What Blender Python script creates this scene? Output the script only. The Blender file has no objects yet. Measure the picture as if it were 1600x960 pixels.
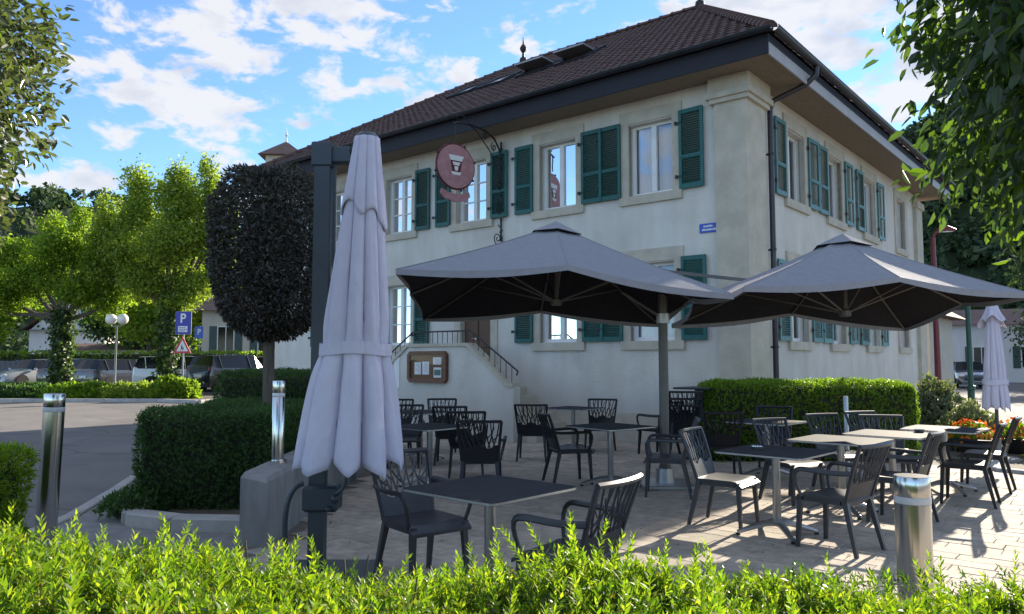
import bpy, math, random
import numpy as np
from mathutils import Vector, Matrix
R = math.radians
random.seed(7)
rng = np.random.default_rng(11)
S = bpy.context.scene
COL = S.collection

# ------------------------------------------------------------------ camera, sky, sun, exposure
cam_d = bpy.data.cameras.new("camera"); cam_d.sensor_width = 36; cam_d.lens = 27.0
cam_d.clip_start = .05; cam_d.clip_end = 3000
cam = bpy.data.objects.new("camera", cam_d); COL.objects.link(cam)
cam.location = (0, 0, 1.55); cam.rotation_euler = (R(94.0), 0, 0)
S.camera = cam
SUN_AZ, SUN_EL = R(37), R(20)
sun_dir = Vector((math.sin(SUN_AZ)*math.cos(SUN_EL), math.cos(SUN_AZ)*math.cos(SUN_EL), math.sin(SUN_EL)))
W = bpy.data.worlds.new("World"); S.world = W; W.use_nodes = True
def build_world():
    nt = W.node_tree; N = nt.nodes; L = nt.links; N.clear()
    out = N.new('ShaderNodeOutputWorld'); bg = N.new('ShaderNodeBackground'); bg.inputs[1].default_value = .118
    L.new(bg.outputs[0], out.inputs[0])
    sky = N.new('ShaderNodeTexSky'); sky.sky_type = 'NISHITA'; sky.sun_disc = False
    sky.sun_elevation = SUN_EL; sky.sun_rotation = SUN_AZ
    sky.altitude = 1500; sky.air_density = 1.0; sky.dust_density = 0.0; sky.ozone_density = 4.5
    tc = N.new('ShaderNodeTexCoord'); sep = N.new('ShaderNodeSeparateXYZ'); L.new(tc.outputs['Generated'], sep.inputs[0])
    def math_(op, a, b=None):
        m = N.new('ShaderNodeMath'); m.operation = op
        for i, v in enumerate((a, b)):
            if v is None: continue
            if isinstance(v, (int, float)): m.inputs[i].default_value = v
            else: L.new(v, m.inputs[i])
        return m.outputs[0]
    comb = N.new('ShaderNodeVectorMath'); comb.operation = 'MULTIPLY'; L.new(tc.outputs['Generated'], comb.inputs[0]); comb.inputs[1].default_value = (1, 1, 2.0)
    def noise(scale, detail, rough, off, w=0.0):
        mp = N.new('ShaderNodeMapping'); L.new(comb.outputs[0], mp.inputs[0]); mp.inputs['Location'].default_value = off
        n = N.new('ShaderNodeTexNoise'); n.noise_dimensions = '3D'
        n.inputs['Scale'].default_value = scale; n.inputs['Detail'].default_value = detail; n.inputs['Roughness'].default_value = rough
        n.inputs['Distortion'].default_value = .25
        L.new(mp.outputs[0], n.inputs[0]); return n.outputs[0]
    OFF = (3.1, 7.3, 0)
    n1 = noise(14, 9, .58, OFF); n2 = noise(3.0, 2, .5, (1.7, 4.4, 2))
    def density(a): return math_('ADD', math_('ADD', math_('MULTIPLY', a, .72), math_('MULTIPLY', n2, .32)), math_('MULTIPLY', math_('MINIMUM', sep.outputs[2], .4), .16))
    mr = N.new('ShaderNodeMapRange'); mr.interpolation_type = 'SMOOTHSTEP'; L.new(density(n1), mr.inputs[0])
    mr.inputs[1].default_value = .55; mr.inputs[2].default_value = .64
    n1b = noise(14, 5, .5, (OFF[0]+.25, OFF[1]+.3, .3))           # thicker towards the light: greyer
    sh = N.new('ShaderNodeMapRange'); L.new(density(n1b), sh.inputs[0])
    sh.inputs[1].default_value = .58; sh.inputs[2].default_value = .80
    cc = N.new('ShaderNodeMix'); cc.data_type = 'RGBA'; L.new(sh.outputs[0], cc.inputs['Factor'])
    cc.inputs['A'].default_value = (3.05, 3.05, 3.12, 1); cc.inputs['B'].default_value = (1.8, 2.0, 2.4, 1)
    mix = N.new('ShaderNodeMix'); mix.data_type = 'RGBA'
    L.new(math_('MULTIPLY', mr.outputs[0], .93), mix.inputs['Factor']); L.new(sky.outputs[0], mix.inputs['A']); L.new(cc.outputs['Result'], mix.inputs['B'])
    L.new(mix.outputs['Result'], bg.inputs[0])
build_world()
sun_l = bpy.data.lights.new("sun", 'SUN'); sun_l.energy = 5.0; sun_l.angle = R(.53); sun_l.color = (1, .89, .73)
sun = bpy.data.objects.new("sun", sun_l); COL.objects.link(sun)
sun.rotation_euler = (-sun_dir).to_track_quat('-Z', 'Y').to_euler()
S.view_settings.view_transform = 'Standard'; S.view_settings.look = 'None'; S.view_settings.gamma = 1
S.view_settings.exposure = 1.35
S.cycles.max_bounces = 8; S.cycles.transparent_max_bounces = 12

# ------------------------------------------------------------------ helpers
def tag(o, label=None, cat=None, group=None, kind=None):
    if label: o['label'] = label
    if cat: o['category'] = cat
    if group: o['group'] = group
    if kind: o['kind'] = kind
    return o
def empty(name, loc=(0, 0, 0), rz=0, label=None, cat=None, group=None, kind=None):
    o = bpy.data.objects.new(name, None); COL.objects.link(o); o.location = loc; o.rotation_euler = (0, 0, rz)
    o.empty_display_size = .1
    return tag(o, label, cat, group, kind)
def copy_tree(o, parent=None):
    c = o.copy(); COL.objects.link(c); c.parent = parent
    for ch in list(o.children): copy_tree(ch, c)
    return c
def link_mesh(name, me, mat, parent=None, loc=None, rot=None):
    o = bpy.data.objects.new(name, me); COL.objects.link(o)
    if mat is not None and not me.materials: me.materials.append(mat)
    if parent is not None: o.parent = parent
    if loc is not None: o.location = loc
    if rot is not None: o.rotation_euler = rot
    return o
class MB:
    def __init__(s): s.v = []; s.f = []
    def add(s, vs, fs):
        b = len(s.v); s.v += [tuple(v) for v in vs]; s.f += [tuple(i+b for i in f) for f in fs]; return s
    def box(s, x0, x1, y0, y1, z0, z1, ch=0):
        if ch:
            vs = []
            for z, k in ((z0, ch), (z0+ch, 0), (z1-ch, 0), (z1, ch)):
                vs += [(x0+k, y0+k, z), (x1-k, y0+k, z), (x1-k, y1-k, z), (x0+k, y1-k, z)]
            fs = [(3, 2, 1, 0), (12, 13, 14, 15)]
            for r in range(3):
                for i in range(4):
                    a = r*4+i; b = r*4+(i+1) % 4; fs.append((a, b, b+4, a+4))
            return s.add(vs, fs)
        return s.add([(x0, y0, z0), (x1, y0, z0), (x1, y1, z0), (x0, y1, z0), (x0, y0, z1), (x1, y0, z1), (x1, y1, z1), (x0, y1, z1)],
                     [(3, 2, 1, 0), (4, 5, 6, 7), (0, 1, 5, 4), (1, 2, 6, 5), (2, 3, 7, 6), (3, 0, 4, 7)])
    def obox(s, c, ax, ay, az, hx, hy, hz):
        c = Vector(c); ax = Vector(ax)*hx; ay = Vector(ay)*hy; az = Vector(az)*hz
        vs = [c+ax*i+ay*j+az*k for k in (-1, 1) for (i, j) in ((-1, -1), (1, -1), (1, 1), (-1, 1))]
        return s.add(vs, [(3, 2, 1, 0), (4, 5, 6, 7), (0, 1, 5, 4), (1, 2, 6, 5), (2, 3, 7, 6), (3, 0, 4, 7)])
    def bar(s, p, q, w, h, up=(0, 0, 1), w2=None, h2=None):
        p = Vector(p); q = Vector(q); d = (q-p).normalized(); up = Vector(up)
        x = d.cross(up)
        if x.length < 1e-4: x = d.cross(Vector((0, 1, 0)))
        x.normalize(); y = x.cross(d).normalized(); w2 = w if w2 is None else w2; h2 = h if h2 is None else h2
        vs = [p+x*i*w/2+y*j*h/2 for (i, j) in ((-1, -1), (1, -1), (1, 1), (-1, 1))] + [q+x*i*w2/2+y*j*h2/2 for (i, j) in ((-1, -1), (1, -1), (1, 1), (-1, 1))]
        return s.add(vs, [(3, 2, 1, 0), (4, 5, 6, 7), (0, 1, 5, 4), (1, 2, 6, 5), (2, 3, 7, 6), (3, 0, 4, 7)])
    def tube(s, pts, r, n=8, cap=True, flat=1.0):
        pts = [Vector(p) for p in pts]; m = len(pts); rs = r if isinstance(r, (list, tuple)) else [r]*m
        vs = []; fs = []; prev = None
        for i, p in enumerate(pts):
            d = (pts[min(i+1, m-1)]-pts[max(i-1, 0)])
            if d.length < 1e-9: d = Vector((0, 0, 1))
            d.normalize()
            if prev is None: x = d.orthogonal().normalized()
            else:
                x = prev-d*prev.dot(d)
                x = x.normalized() if x.length > 1e-5 else d.orthogonal().normalized()
            prev = x; y = d.cross(x)
            for k in range(n):
                a = 2*math.pi*k/n; vs.append(p+x*math.cos(a)*rs[i]+y*math.sin(a)*rs[i]*flat)
        for i in range(m-1):
            for k in range(n):
                a = i*n+k; b = i*n+(k+1) % n; fs.append((a, b, b+n, a+n))
        if cap: fs.append(tuple(reversed(range(n)))); fs.append(tuple((m-1)*n+k for k in range(n)))
        return s.add(vs, fs)
    def lathe(s, prof, n=16, c=(0, 0, 0), cap=True):
        vs = []; fs = []
        for r, z in prof:
            for k in range(n):
                a = 2*math.pi*k/n; vs.append((c[0]+r*math.cos(a), c[1]+r*math.sin(a), c[2]+z))
        for i in range(len(prof)-1):
            for k in range(n):
                a = i*n+k; b = i*n+(k+1) % n; fs.append((a, b, b+n, a+n))
        if cap: fs.append(tuple(reversed(range(n)))); fs.append(tuple((len(prof)-1)*n+k for k in range(n)))
        return s.add(vs, fs)
    def prism(s, poly, z0, z1):
        n = len(poly); vs = [(x, y, z0) for x, y in poly]+[(x, y, z1) for x, y in poly]
        return s.add(vs, [tuple(reversed(range(n))), tuple(range(n, 2*n))]+[(i, (i+1) % n, (i+1) % n+n, i+n) for i in range(n)])
    def sphere(s, c, r, n=10, m=7, sx=1, sy=1, sz=1):
        pr = [(max(1e-4, r*math.sin(math.pi*i/m)), -r*math.cos(math.pi*i/m)) for i in range(m+1)]
        b = MB().lathe(pr, n)
        return s.add([(c[0]+x*sx, c[1]+y*sy, c[2]+z*sz) for x, y, z in b.v], b.f)
    def xf(s, M):
        s.v = [tuple(M @ Vector(v)) for v in s.v]; return s
    def mesh(s, name, mat=None, smooth=False):
        me = bpy.data.meshes.new(name); me.from_pydata(s.v, [], s.f); me.update()
        if mat is not None: me.materials.append(mat)
        if smooth:
            me.polygons.foreach_set('use_smooth', [True]*len(me.polygons))
            if smooth != 'all': me.set_sharp_from_angle(angle=R(smooth if smooth is not True else 38))
        return me
    def build(s, name, mat=None, parent=None, loc=None, rot=None, smooth=False):
        return link_mesh(name, s.mesh(name, mat, smooth), mat, parent, loc, rot)
def quads_mesh(name, V, mat, k=4, smooth=False):
    """V: (N,k,3) array -> one mesh of N k-gons"""
    n = V.shape[0]; me = bpy.data.meshes.new(name)
    me.vertices.add(n*k); me.vertices.foreach_set('co', V.astype(np.float32).ravel())
    me.loops.add(n*k); me.loops.foreach_set('vertex_index', np.arange(n*k, dtype=np.int32))
    me.polygons.add(n); me.polygons.foreach_set('loop_start', np.arange(0, n*k, k, dtype=np.int32))
    me.polygons.foreach_set('loop_total', np.full(n, k, dtype=np.int32))
    me.update(calc_edges=True); me.validate()
    if mat: me.materials.append(mat)
    return me
def unit(a): return a/np.maximum(np.linalg.norm(a, axis=-1, keepdims=True), 1e-9)
def leaves(P, D, Nn, length, width, fold=.25):
    """leaf quads: base P, along D, facing Nn -> (N,4,3)"""
    D = unit(D); Sd = unit(np.cross(D, Nn)); U = np.cross(Sd, D)
    l = np.asarray(length).reshape(-1, 1); w = np.asarray(width).reshape(-1, 1)
    mid = P+D*l*.45
    return np.stack([P, mid+Sd*w*.5+U*w*fold, P+D*l, mid-Sd*w*.5+U*w*fold], 1)
def big_leaves(P, D, Nn, length, width, droop=.2):
    """leaf as a 6-gon pair of halves: returns (2N,4,3) with a crease along the midrib"""
    D = unit(D); Sd = unit(np.cross(D, Nn)); U = np.cross(Sd, D)
    l = np.asarray(length).reshape(-1, 1); w = np.asarray(width).reshape(-1, 1)
    b = P; m1 = P+D*l*.4; t = P+D*l-U*l*droop*.5
    a1 = P+D*l*.28+Sd*w*.46+U*w*.14; a2 = P+D*l*.68+Sd*w*.4+U*w*.10-U*l*droop*.15
    b1 = P+D*l*.28-Sd*w*.46+U*w*.14; b2 = P+D*l*.68-Sd*w*.4+U*w*.10-U*l*droop*.15
    h1 = np.stack([b, a1, a2, t], 1); h2 = np.stack([b, t, b2, b1], 1)
    return np.concatenate([h1, h2], 0)
def rdir(n):
    v = rng.normal(size=(n, 3)); return unit(v)

# ------------------------------------------------------------------ materials
def nodes_mat(name):
    m = bpy.data.materials.new(name); m.use_nodes = True
    nt = m.node_tree; p = nt.nodes['Principled BSDF']; return m, nt, p
def mat(name, col, rough=.6, var=.12, scale=6, metal=0, bump=0, bscale=40, spec=.5, col2=None, coat=0, stretch=None, detail=6):
    m, nt, p = nodes_mat(name); N, L = nt.nodes, nt.links
    tc = N.new('ShaderNodeTexCoord'); src = tc.outputs['Object']
    if stretch:
        mp = N.new('ShaderNodeMapping'); mp.inputs['Scale'].default_value = stretch; L.new(src, mp.inputs[0]); src = mp.outputs[0]
    n = N.new('ShaderNodeTexNoise'); n.inputs['Scale'].default_value = scale; n.inputs['Detail'].default_value = detail; n.inputs['Roughness'].default_value = .6
    L.new(src, n.inputs[0])
    r = N.new('ShaderNodeValToRGB'); L.new(n.outputs[0], r.inputs[0])
    c2 = col2 or tuple(c*(1-var) for c in col); c1 = col if col2 else tuple(min(1, c*(1+var)) for c in col)
    r.color_ramp.elements[0].position = .32; r.color_ramp.elements[1].position = .68
    r.color_ramp.elements[0].color = (*c2, 1); r.color_ramp.elements[1].color = (*c1, 1)
    L.new(r.outputs[0], p.inputs['Base Color'])
    p.inputs['Roughness'].default_value = rough; p.inputs['Metallic'].default_value = metal
    p.inputs['Specular IOR Level'].default_value = spec; p.inputs['Coat Weight'].default_value = coat
    if bump:
        nb = N.new('ShaderNodeTexNoise'); nb.inputs['Scale'].default_value = bscale; nb.inputs['Detail'].default_value = 5
        L.new(src, nb.inputs[0]); b = N.new('ShaderNodeBump'); b.inputs['Strength'].default_value = bump; b.inputs['Distance'].default_value = .02
        L.new(nb.outputs[0], b.inputs['Height']); L.new(b.outputs[0], p.inputs['Normal'])
    return m
def leaf_mat(name, cols, rough=.45, trans=.45, tcol=None, spec=.4):
    """leaf colour varies leaf by leaf; part of the light passes through"""
    m, nt, p = nodes_mat(name); N, L = nt.nodes, nt.links
    g = N.new('ShaderNodeNewGeometry'); r = N.new('ShaderNodeValToRGB'); L.new(g.outputs['Random Per Island'], r.inputs[0])
    cr = r.color_ramp
    for i, c in enumerate(cols):
        t = i/(max(1, len(cols)-1))
        e = cr.elements[i] if i < 2 else cr.elements.new(t)
        e.position = t; e.color = (*c, 1)
    cr.elements[0].position = 0
    L.new(r.outputs[0], p.inputs['Base Color']); p.inputs['Roughness'].default_value = rough; p.inputs['Specular IOR Level'].default_value = spec
    tr = N.new('ShaderNodeBsdfTranslucent')
    mx = N.new('ShaderNodeMix'); mx.data_type = 'RGBA'; mx.blend_type = 'MULTIPLY'; mx.inputs['Factor'].default_value = 1
    L.new(r.outputs[0], mx.inputs['A']); mx.inputs['B'].default_value = (*(tcol or (1.75, 1.8, .8)), 1); L.new(mx.outputs['Result'], tr.inputs[0])
    ms = N.new('ShaderNodeMixShader'); ms.inputs[0].default_value = trans
    L.new(p.outputs[0], ms.inputs[1]); L.new(tr.outputs[0], ms.inputs[2])
    L.new(ms.outputs[0], nt.nodes['Material Output'].inputs[0]); return m
def glass_mat(name, tint=(.8, .85, .9), rough=.02, ior=1.75):
    m, nt, p = nodes_mat(name); N, L = nt.nodes, nt.links
    t = N.new('ShaderNodeBsdfTransparent'); t.inputs[0].default_value = (*tint, 1)
    g = N.new('ShaderNodeBsdfGlossy'); g.inputs['Roughness'].default_value = rough
    lw = N.new('ShaderNodeFresnel'); lw.inputs[0].default_value = ior
    no = N.new('ShaderNodeTexNoise'); no.inputs['Scale'].default_value = 1.3; tc = N.new('ShaderNodeTexCoord'); L.new(tc.outputs['Object'], no.inputs[0])
    b = N.new('ShaderNodeBump'); b.inputs['Strength'].default_value = .05; b.inputs['Distance'].default_value = .05; L.new(no.outputs[0], b.inputs['Height'])
    L.new(b.outputs[0], g.inputs['Normal'])
    ms = N.new('ShaderNodeMixShader'); L.new(lw.outputs[0], ms.inputs[0]); L.new(t.outputs[0], ms.inputs[1]); L.new(g.outputs[0], ms.inputs[2])
    L.new(ms.outputs[0], N['Material Output'].inputs[0]); return m
def stucco():
    m, nt, p = nodes_mat('stucco'); N, L = nt.nodes, nt.links
    tc = N.new('ShaderNodeTexCoord')
    a = N.new('ShaderNodeTexNoise'); a.inputs['Scale'].default_value = .9; a.inputs['Detail'].default_value = 7; L.new(tc.outputs['Object'], a.inputs[0])
    mp = N.new('ShaderNodeMapping'); mp.inputs['Scale'].default_value = (2.2, 2.2, .5); L.new(tc.outputs['Object'], mp.inputs[0])
    s = N.new('ShaderNodeTexNoise'); s.inputs['Scale'].default_value = 1.2; s.inputs['Detail'].default_value = 5; L.new(mp.outputs[0], s.inputs[0])
    r = N.new('ShaderNodeValToRGB'); L.new(a.outputs[0], r.inputs[0])
    r.color_ramp.elements[0].position = .3; r.color_ramp.elements[0].color = (.56, .535, .475, 1)
    r.color_ramp.elements[1].position = .7; r.color_ramp.elements[1].color = (.70, .675, .61, 1)
    r2 = N.new('ShaderNodeValToRGB'); L.new(s.outputs[0], r2.inputs[0])
    r2.color_ramp.elements[0].position = .3; r2.color_ramp.elements[0].color = (.89, .875, .85, 1); r2.color_ramp.elements[1].position = .62; r2.color_ramp.elements[1].color = (1, 1, 1, 1)
    mx = N.new('ShaderNodeMix'); mx.data_type = 'RGBA'; mx.blend_type = 'MULTIPLY'; mx.inputs['Factor'].default_value = 1
    L.new(r.outputs[0], mx.inputs['A']); L.new(r2.outputs[0], mx.inputs['B']); L.new(mx.outputs['Result'], p.inputs['Base Color'])
    sp = N.new('ShaderNodeSeparateXYZ'); L.new(tc.outputs['Object'], sp.inputs[0])
    gz = N.new('ShaderNodeMath'); gz.operation = 'MULTIPLY_ADD'; L.new(a.outputs[0], gz.inputs[0]); gz.inputs[1].default_value = -2.2; L.new(sp.outputs[2], gz.inputs[2])
    gr = N.new('ShaderNodeMapRange'); L.new(gz.outputs[0], gr.inputs[0]); gr.inputs[1].default_value = -1.0; gr.inputs[2].default_value = .1; gr.inputs[3].default_value = .6; gr.inputs[4].default_value = 0
    sc_ = N.new('ShaderNodeTexNoise'); sc_.inputs['Scale'].default_value = .45; sc_.inputs['Detail'].default_value = 9; sc_.inputs['Roughness'].default_value = .7; L.new(tc.outputs['Object'], sc_.inputs[0])
    st2 = N.new('ShaderNodeMapRange'); L.new(sc_.outputs[0], st2.inputs[0]); st2.inputs[1].default_value = .55; st2.inputs[2].default_value = .72; st2.inputs[3].default_value = 0; st2.inputs[4].default_value = .6
    mxx = N.new('ShaderNodeMath'); mxx.operation = 'MAXIMUM'; L.new(gr.outputs[0], mxx.inputs[0]); L.new(st2.outputs[0], mxx.inputs[1])
    gm = N.new('ShaderNodeMix'); gm.data_type = 'RGBA'; L.new(mxx.outputs[0], gm.inputs['Factor']); L.new(mx.outputs['Result'], gm.inputs['A']); gm.inputs['B'].default_value = (.36, .34, .30, 1)
    L.new(gm.outputs['Result'], p.inputs['Base Color'])
    p.inputs['Roughness'].default_value = .92; p.inputs['Specular IOR Level'].default_value = .2
    nb = N.new('ShaderNodeTexNoise'); nb.inputs['Scale'].default_value = 22; nb.inputs['Detail'].default_value = 8; L.new(tc.outputs['Object'], nb.inputs[0])
    b = N.new('ShaderNodeBump'); b.inputs['Strength'].default_value = .5; b.inputs['Distance'].default_value = .02; L.new(nb.outputs[0], b.inputs['Height']); L.new(b.outputs[0], p.inputs['Normal'])
    return m
def paver_mat():
    m, nt, p = nodes_mat('paver'); N, L = nt.nodes, nt.links
    oi = N.new('ShaderNodeNewGeometry'); ob = N.new('ShaderNodeObjectInfo'); ad = N.new('ShaderNodeMath'); ad.operation = 'ADD'
    L.new(oi.outputs['Random Per Island'], ad.inputs[0]); L.new(ob.outputs['Random'], ad.inputs[1])
    fr = N.new('ShaderNodeMath'); fr.operation = 'FRACT'; L.new(ad.outputs[0], fr.inputs[0])
    r = N.new('ShaderNodeValToRGB'); L.new(fr.outputs[0], r.inputs[0])
    cr = r.color_ramp; cr.elements[0].color = (.37, .325, .26, 1); cr.elements[1].color = (.50, .44, .355, 1)
    e = cr.elements.new(.5); e.color = (.44, .385, .31, 1); e = cr.elements.new(.8); e.color = (.46, .385, .305, 1)
    n = N.new('ShaderNodeTexNoise'); n.inputs['Scale'].default_value = 9; n.inputs['Detail'].default_value = 8; L.new(oi.outputs['Position'], n.inputs[0])
    n2 = N.new('ShaderNodeTexNoise'); n2.inputs['Scale'].default_value = 1.1; n2.inputs['Detail'].default_value = 5; L.new(oi.outputs['Position'], n2.inputs[0])
    mr = N.new('ShaderNodeMapRange'); L.new(n.outputs[0], mr.inputs[0]); mr.inputs[1].default_value = .3; mr.inputs[2].default_value = .7; mr.inputs[3].default_value = .78; mr.inputs[4].default_value = 1.14
    mr2 = N.new('ShaderNodeMapRange'); L.new(n2.outputs[0], mr2.inputs[0]); mr2.inputs[1].default_value = .3; mr2.inputs[2].default_value = .7; mr2.inputs[3].default_value = .85; mr2.inputs[4].default_value = 1.1
    mm = N.new('ShaderNodeMath'); mm.operation = 'MULTIPLY'; L.new(mr.outputs[0], mm.inputs[0]); L.new(mr2.outputs[0], mm.inputs[1])
    vm = N.new('ShaderNodeVectorMath'); vm.operation = 'SCALE'; L.new(r.outputs[0], vm.inputs[0]); L.new(mm.outputs[0], vm.inputs['Scale'])
    L.new(vm.outputs[0], p.inputs['Base Color']); p.inputs['Roughness'].default_value = .85; p.inputs['Specular IOR Level'].default_value = .25
    nb = N.new('ShaderNodeTexNoise'); nb.inputs['Scale'].default_value = 60; nb.inputs['Detail'].default_value = 6; L.new(oi.outputs['Position'], nb.inputs[0])
    b = N.new('ShaderNodeBump'); b.inputs['Strength'].default_value = .4; b.inputs['Distance'].default_value = .01; L.new(nb.outputs[0], b.inputs['Height']); L.new(b.outputs[0], p.inputs['Normal'])
    return m
M = {}
M['stucco'] = stucco()
M['stone'] = mat('sandstone', (.47, .43, .34), .85, .13, 3, bump=.25, bscale=30)
M['soffit'] = mat('soffit_boards', (.21, .165, .115), .8, .15, 4, stretch=(1, 8, 1))
M['fascia'] = mat('fascia_paint', (.010, .012, .02), .7, .15, 3)
M['fascia_light'] = mat('fascia_light', (.36, .35, .35), .6, .1, 3)
M['gutter'] = mat('gutter_metal', (.03, .033, .04), .45, .2, 5, metal=.6)
M['pipe'] = mat('downpipe', (.055, .05, .055), .4, .15, 5, metal=.5)
def shutter_mat(name, c):
    m = mat(name, c, .5, .2, 7, spec=.45, stretch=(3, 3, .7)); nt = m.node_tree; p = nt.nodes['Principled BSDF']
    src = p.inputs['Base Color'].links[0].from_socket; oi = nt.nodes.new('ShaderNodeObjectInfo'); hs = nt.nodes.new('ShaderNodeHueSaturation')
    mr = nt.nodes.new('ShaderNodeMapRange'); nt.links.new(oi.outputs['Random'], mr.inputs[0]); mr.inputs[3].default_value = .8; mr.inputs[4].default_value = 1.3
    nt.links.new(mr.outputs[0], hs.inputs['Value']); nt.links.new(src, hs.inputs['Color']); nt.links.new(hs.outputs[0], p.inputs['Base Color']); return m
M['shutter'] = shutter_mat('shutter_paint', (.007, .090, .082)); M['shutter_faded_sheen'] = shutter_mat('shutter_paint_faded_sheen', (.055, .17, .165))  # side shutters paler: faded paint plus sky sheen put into the colour
M['white'] = mat('white_paint', (.74, .74, .71), .5, .06, 4)
M['glass'] = glass_mat('window_glass')
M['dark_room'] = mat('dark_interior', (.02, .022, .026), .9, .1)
M['curtain'] = mat('curtain', (.62, .64, .66), .9, .08, 6, stretch=(14, 14, .6))
M['tile'] = mat('roof_tile', (.115, .062, .048), .8, .3, 9, col2=(.058, .034, .032), bump=.3, bscale=40)
M['iron'] = mat('wrought_iron', (.03, .032, .036), .5, .2, 8, metal=.4)
M['door'] = mat('door_wood', (.10, .045, .022), .55, .3, 4, stretch=(6, 6, .6))
M['wood'] = mat('frame_wood', (.12, .045, .018), .45, .3, 6, stretch=(1, 5, 5))
M['paper'] = mat('paper', (.75, .76, .76), .8, .05, 6)
M['concrete'] = mat('concrete', (.30, .29, .27), .9, .18, 3, bump=.35, bscale=35, col2=(.20, .195, .185), stretch=(2, 2, .7))
M['kerb'] = mat('kerb_stone', (.42, .40, .37), .9, .15, 4, bump=.3)
def asphalt():
    m = mat('asphalt', (.20, .185, .17), .9, .12, .6, bump=.5, bscale=90, col2=(.155, .144, .136), detail=10); nt = m.node_tree; N, L = nt.nodes, nt.links; p = N['Principled BSDF']
    src = p.inputs['Base Color'].links[0].from_socket; tc = N.new('ShaderNodeTexCoord')
    def lay(tex, lo, hi, val, prev):
        mr = N.new('ShaderNodeMapRange'); L.new(tex, mr.inputs[0]); mr.inputs[1].default_value = lo; mr.inputs[2].default_value = hi; mr.inputs[3].default_value = val; mr.inputs[4].default_value = 1
        v = N.new('ShaderNodeVectorMath'); v.operation = 'SCALE'; L.new(prev, v.inputs[0]); L.new(mr.outputs[0], v.inputs['Scale']); return v.outputs[0]
    ds = N.new('ShaderNodeTexNoise'); ds.inputs['Scale'].default_value = 1.5; L.new(tc.outputs['Object'], ds.inputs[0])
    mx = N.new('ShaderNodeMix'); mx.data_type = 'VECTOR'; mx.inputs['Factor'].default_value = .12; L.new(tc.outputs['Object'], mx.inputs['A']); L.new(ds.outputs['Color'], mx.inputs['B'])
    vo = N.new('ShaderNodeTexVoronoi'); vo.feature = 'DISTANCE_TO_EDGE'; vo.inputs['Scale'].default_value = .22; L.new(mx.outputs['Result'], vo.inputs[0])
    c = lay(vo.outputs[0], .0, .006, .5, src)
    v2 = N.new('ShaderNodeTexVoronoi'); v2.inputs['Scale'].default_value = .16; L.new(tc.outputs['Object'], v2.inputs[0]); sp = N.new('ShaderNodeSeparateColor'); L.new(v2.outputs['Color'], sp.inputs[0])
    c = lay(sp.outputs[0], .2, .22, .86, c)
    n3 = N.new('ShaderNodeTexNoise'); n3.inputs['Scale'].default_value = 1.4; n3.inputs['Detail'].default_value = 6; L.new(tc.outputs['Object'], n3.inputs[0])
    c = lay(n3.outputs[0], .33, .45, .85, c); L.new(c, p.inputs['Base Color']); return m
M['asphalt'] = asphalt()
M['earth'] = mat('earth', (.10, .085, .06), .95, .3, 2, bump=.6, bscale=12)
M['joint'] = mat('sand_joint', (.17, .145, .115), .95, .2, 8)
M['paver'] = paver_mat()
M['resin'] = mat('resin', (.016, .017, .02), .42, .15, 7, spec=.4)
M['resin_grey'] = mat('resin_grey', (.040, .042, .047), .42, .15, 7, spec=.5)
M['table_top'] = mat('table_laminate', (.038, .041, .045), .75, .25, 5, spec=.10, stretch=(1, 6, 1))
M['alu'] = mat('aluminium', (.46, .46, .45), .35, .08, 10, metal=.85)
M['steel'] = mat('stainless', (.62, .61, .58), .2, .06, 3, metal=1, stretch=(1, 1, .2))
M['mast'] = mat('mast_paint', (.05, .062, .072), .42, .12, 5, metal=.2)
M['mast_grey'] = mat('mast_grey', (.13, .12, .105), .45, .12, 5, metal=.3)
M['fabric'] = mat('canopy_fabric', (.29, .29, .31), .9, .06, 14, bump=.12, bscale=220, spec=.15)
M['fabric_lilac'] = mat('closed_canopy_fabric', (.57, .545, .64), .9, .05, 5, bump=.15, bscale=200, spec=.15)
def cloth_bump(m, sc, stretch, st):
    nt = m.node_tree; N, L = nt.nodes, nt.links; p = N['Principled BSDF']; tc = N.new('ShaderNodeTexCoord'); mp = N.new('ShaderNodeMapping'); mp.inputs['Scale'].default_value = stretch
    n = N.new('ShaderNodeTexNoise'); n.inputs['Scale'].default_value = sc; n.inputs['Detail'].default_value = 3; n.inputs['Distortion'].default_value = 1.2; L.new(tc.outputs['Object'], mp.inputs[0]); L.new(mp.outputs[0], n.inputs[0])
    b = N.new('ShaderNodeBump'); b.inputs['Strength'].default_value = st; b.inputs['Distance'].default_value = .03; L.new(n.outputs[0], b.inputs['Height'])
    old = p.inputs['Normal'].links; 
    if old: L.new(old[0].from_socket, b.inputs['Normal'])
    L.new(b.outputs[0], p.inputs['Normal'])
cloth_bump(M['fabric_lilac'], 7, (1.5, 1.5, .45), .45); cloth_bump(M['fabric'], 2.2, (1, 1, 1), .25)
M['shaded_underside'] = mat('canopy_underside_shade', (.03, .029, .033), .95, .1, 10, spec=.1)  # canopy undersides: shade painted in as a near-black base colour
M['sign_red'] = mat('sign_red', (.40, .20, .205), .75, .18, 8)
M['sign_dark'] = mat('sign_dark_red', (.10, .015, .02), .5, .15, 8)
M['blue'] = mat('enamel_blue', (.015, .075, .42), .35, .06, 6)
M['sign_blue'] = mat('sign_blue', (.02, .03, .30), .4, .06, 6)
M['red'] = mat('signal_red', (.50, .03, .03), .4, .06, 6)
M['lamp_red'] = mat('lamp_red', (.16, .018, .024), .4, .1, 6)
M['green_pole'] = mat('green_pole', (.02, .075, .05), .45, .1, 6)
M['globe'] = mat('globe_glass', (.82, .80, .72), .3, .04, 5)
M['grey_metal'] = mat('grey_metal', (.30, .30, .30), .5, .1, 6, metal=.5)
M['black'] = mat('black_plastic', (.012, .012, .013), .5, .1)
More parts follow.
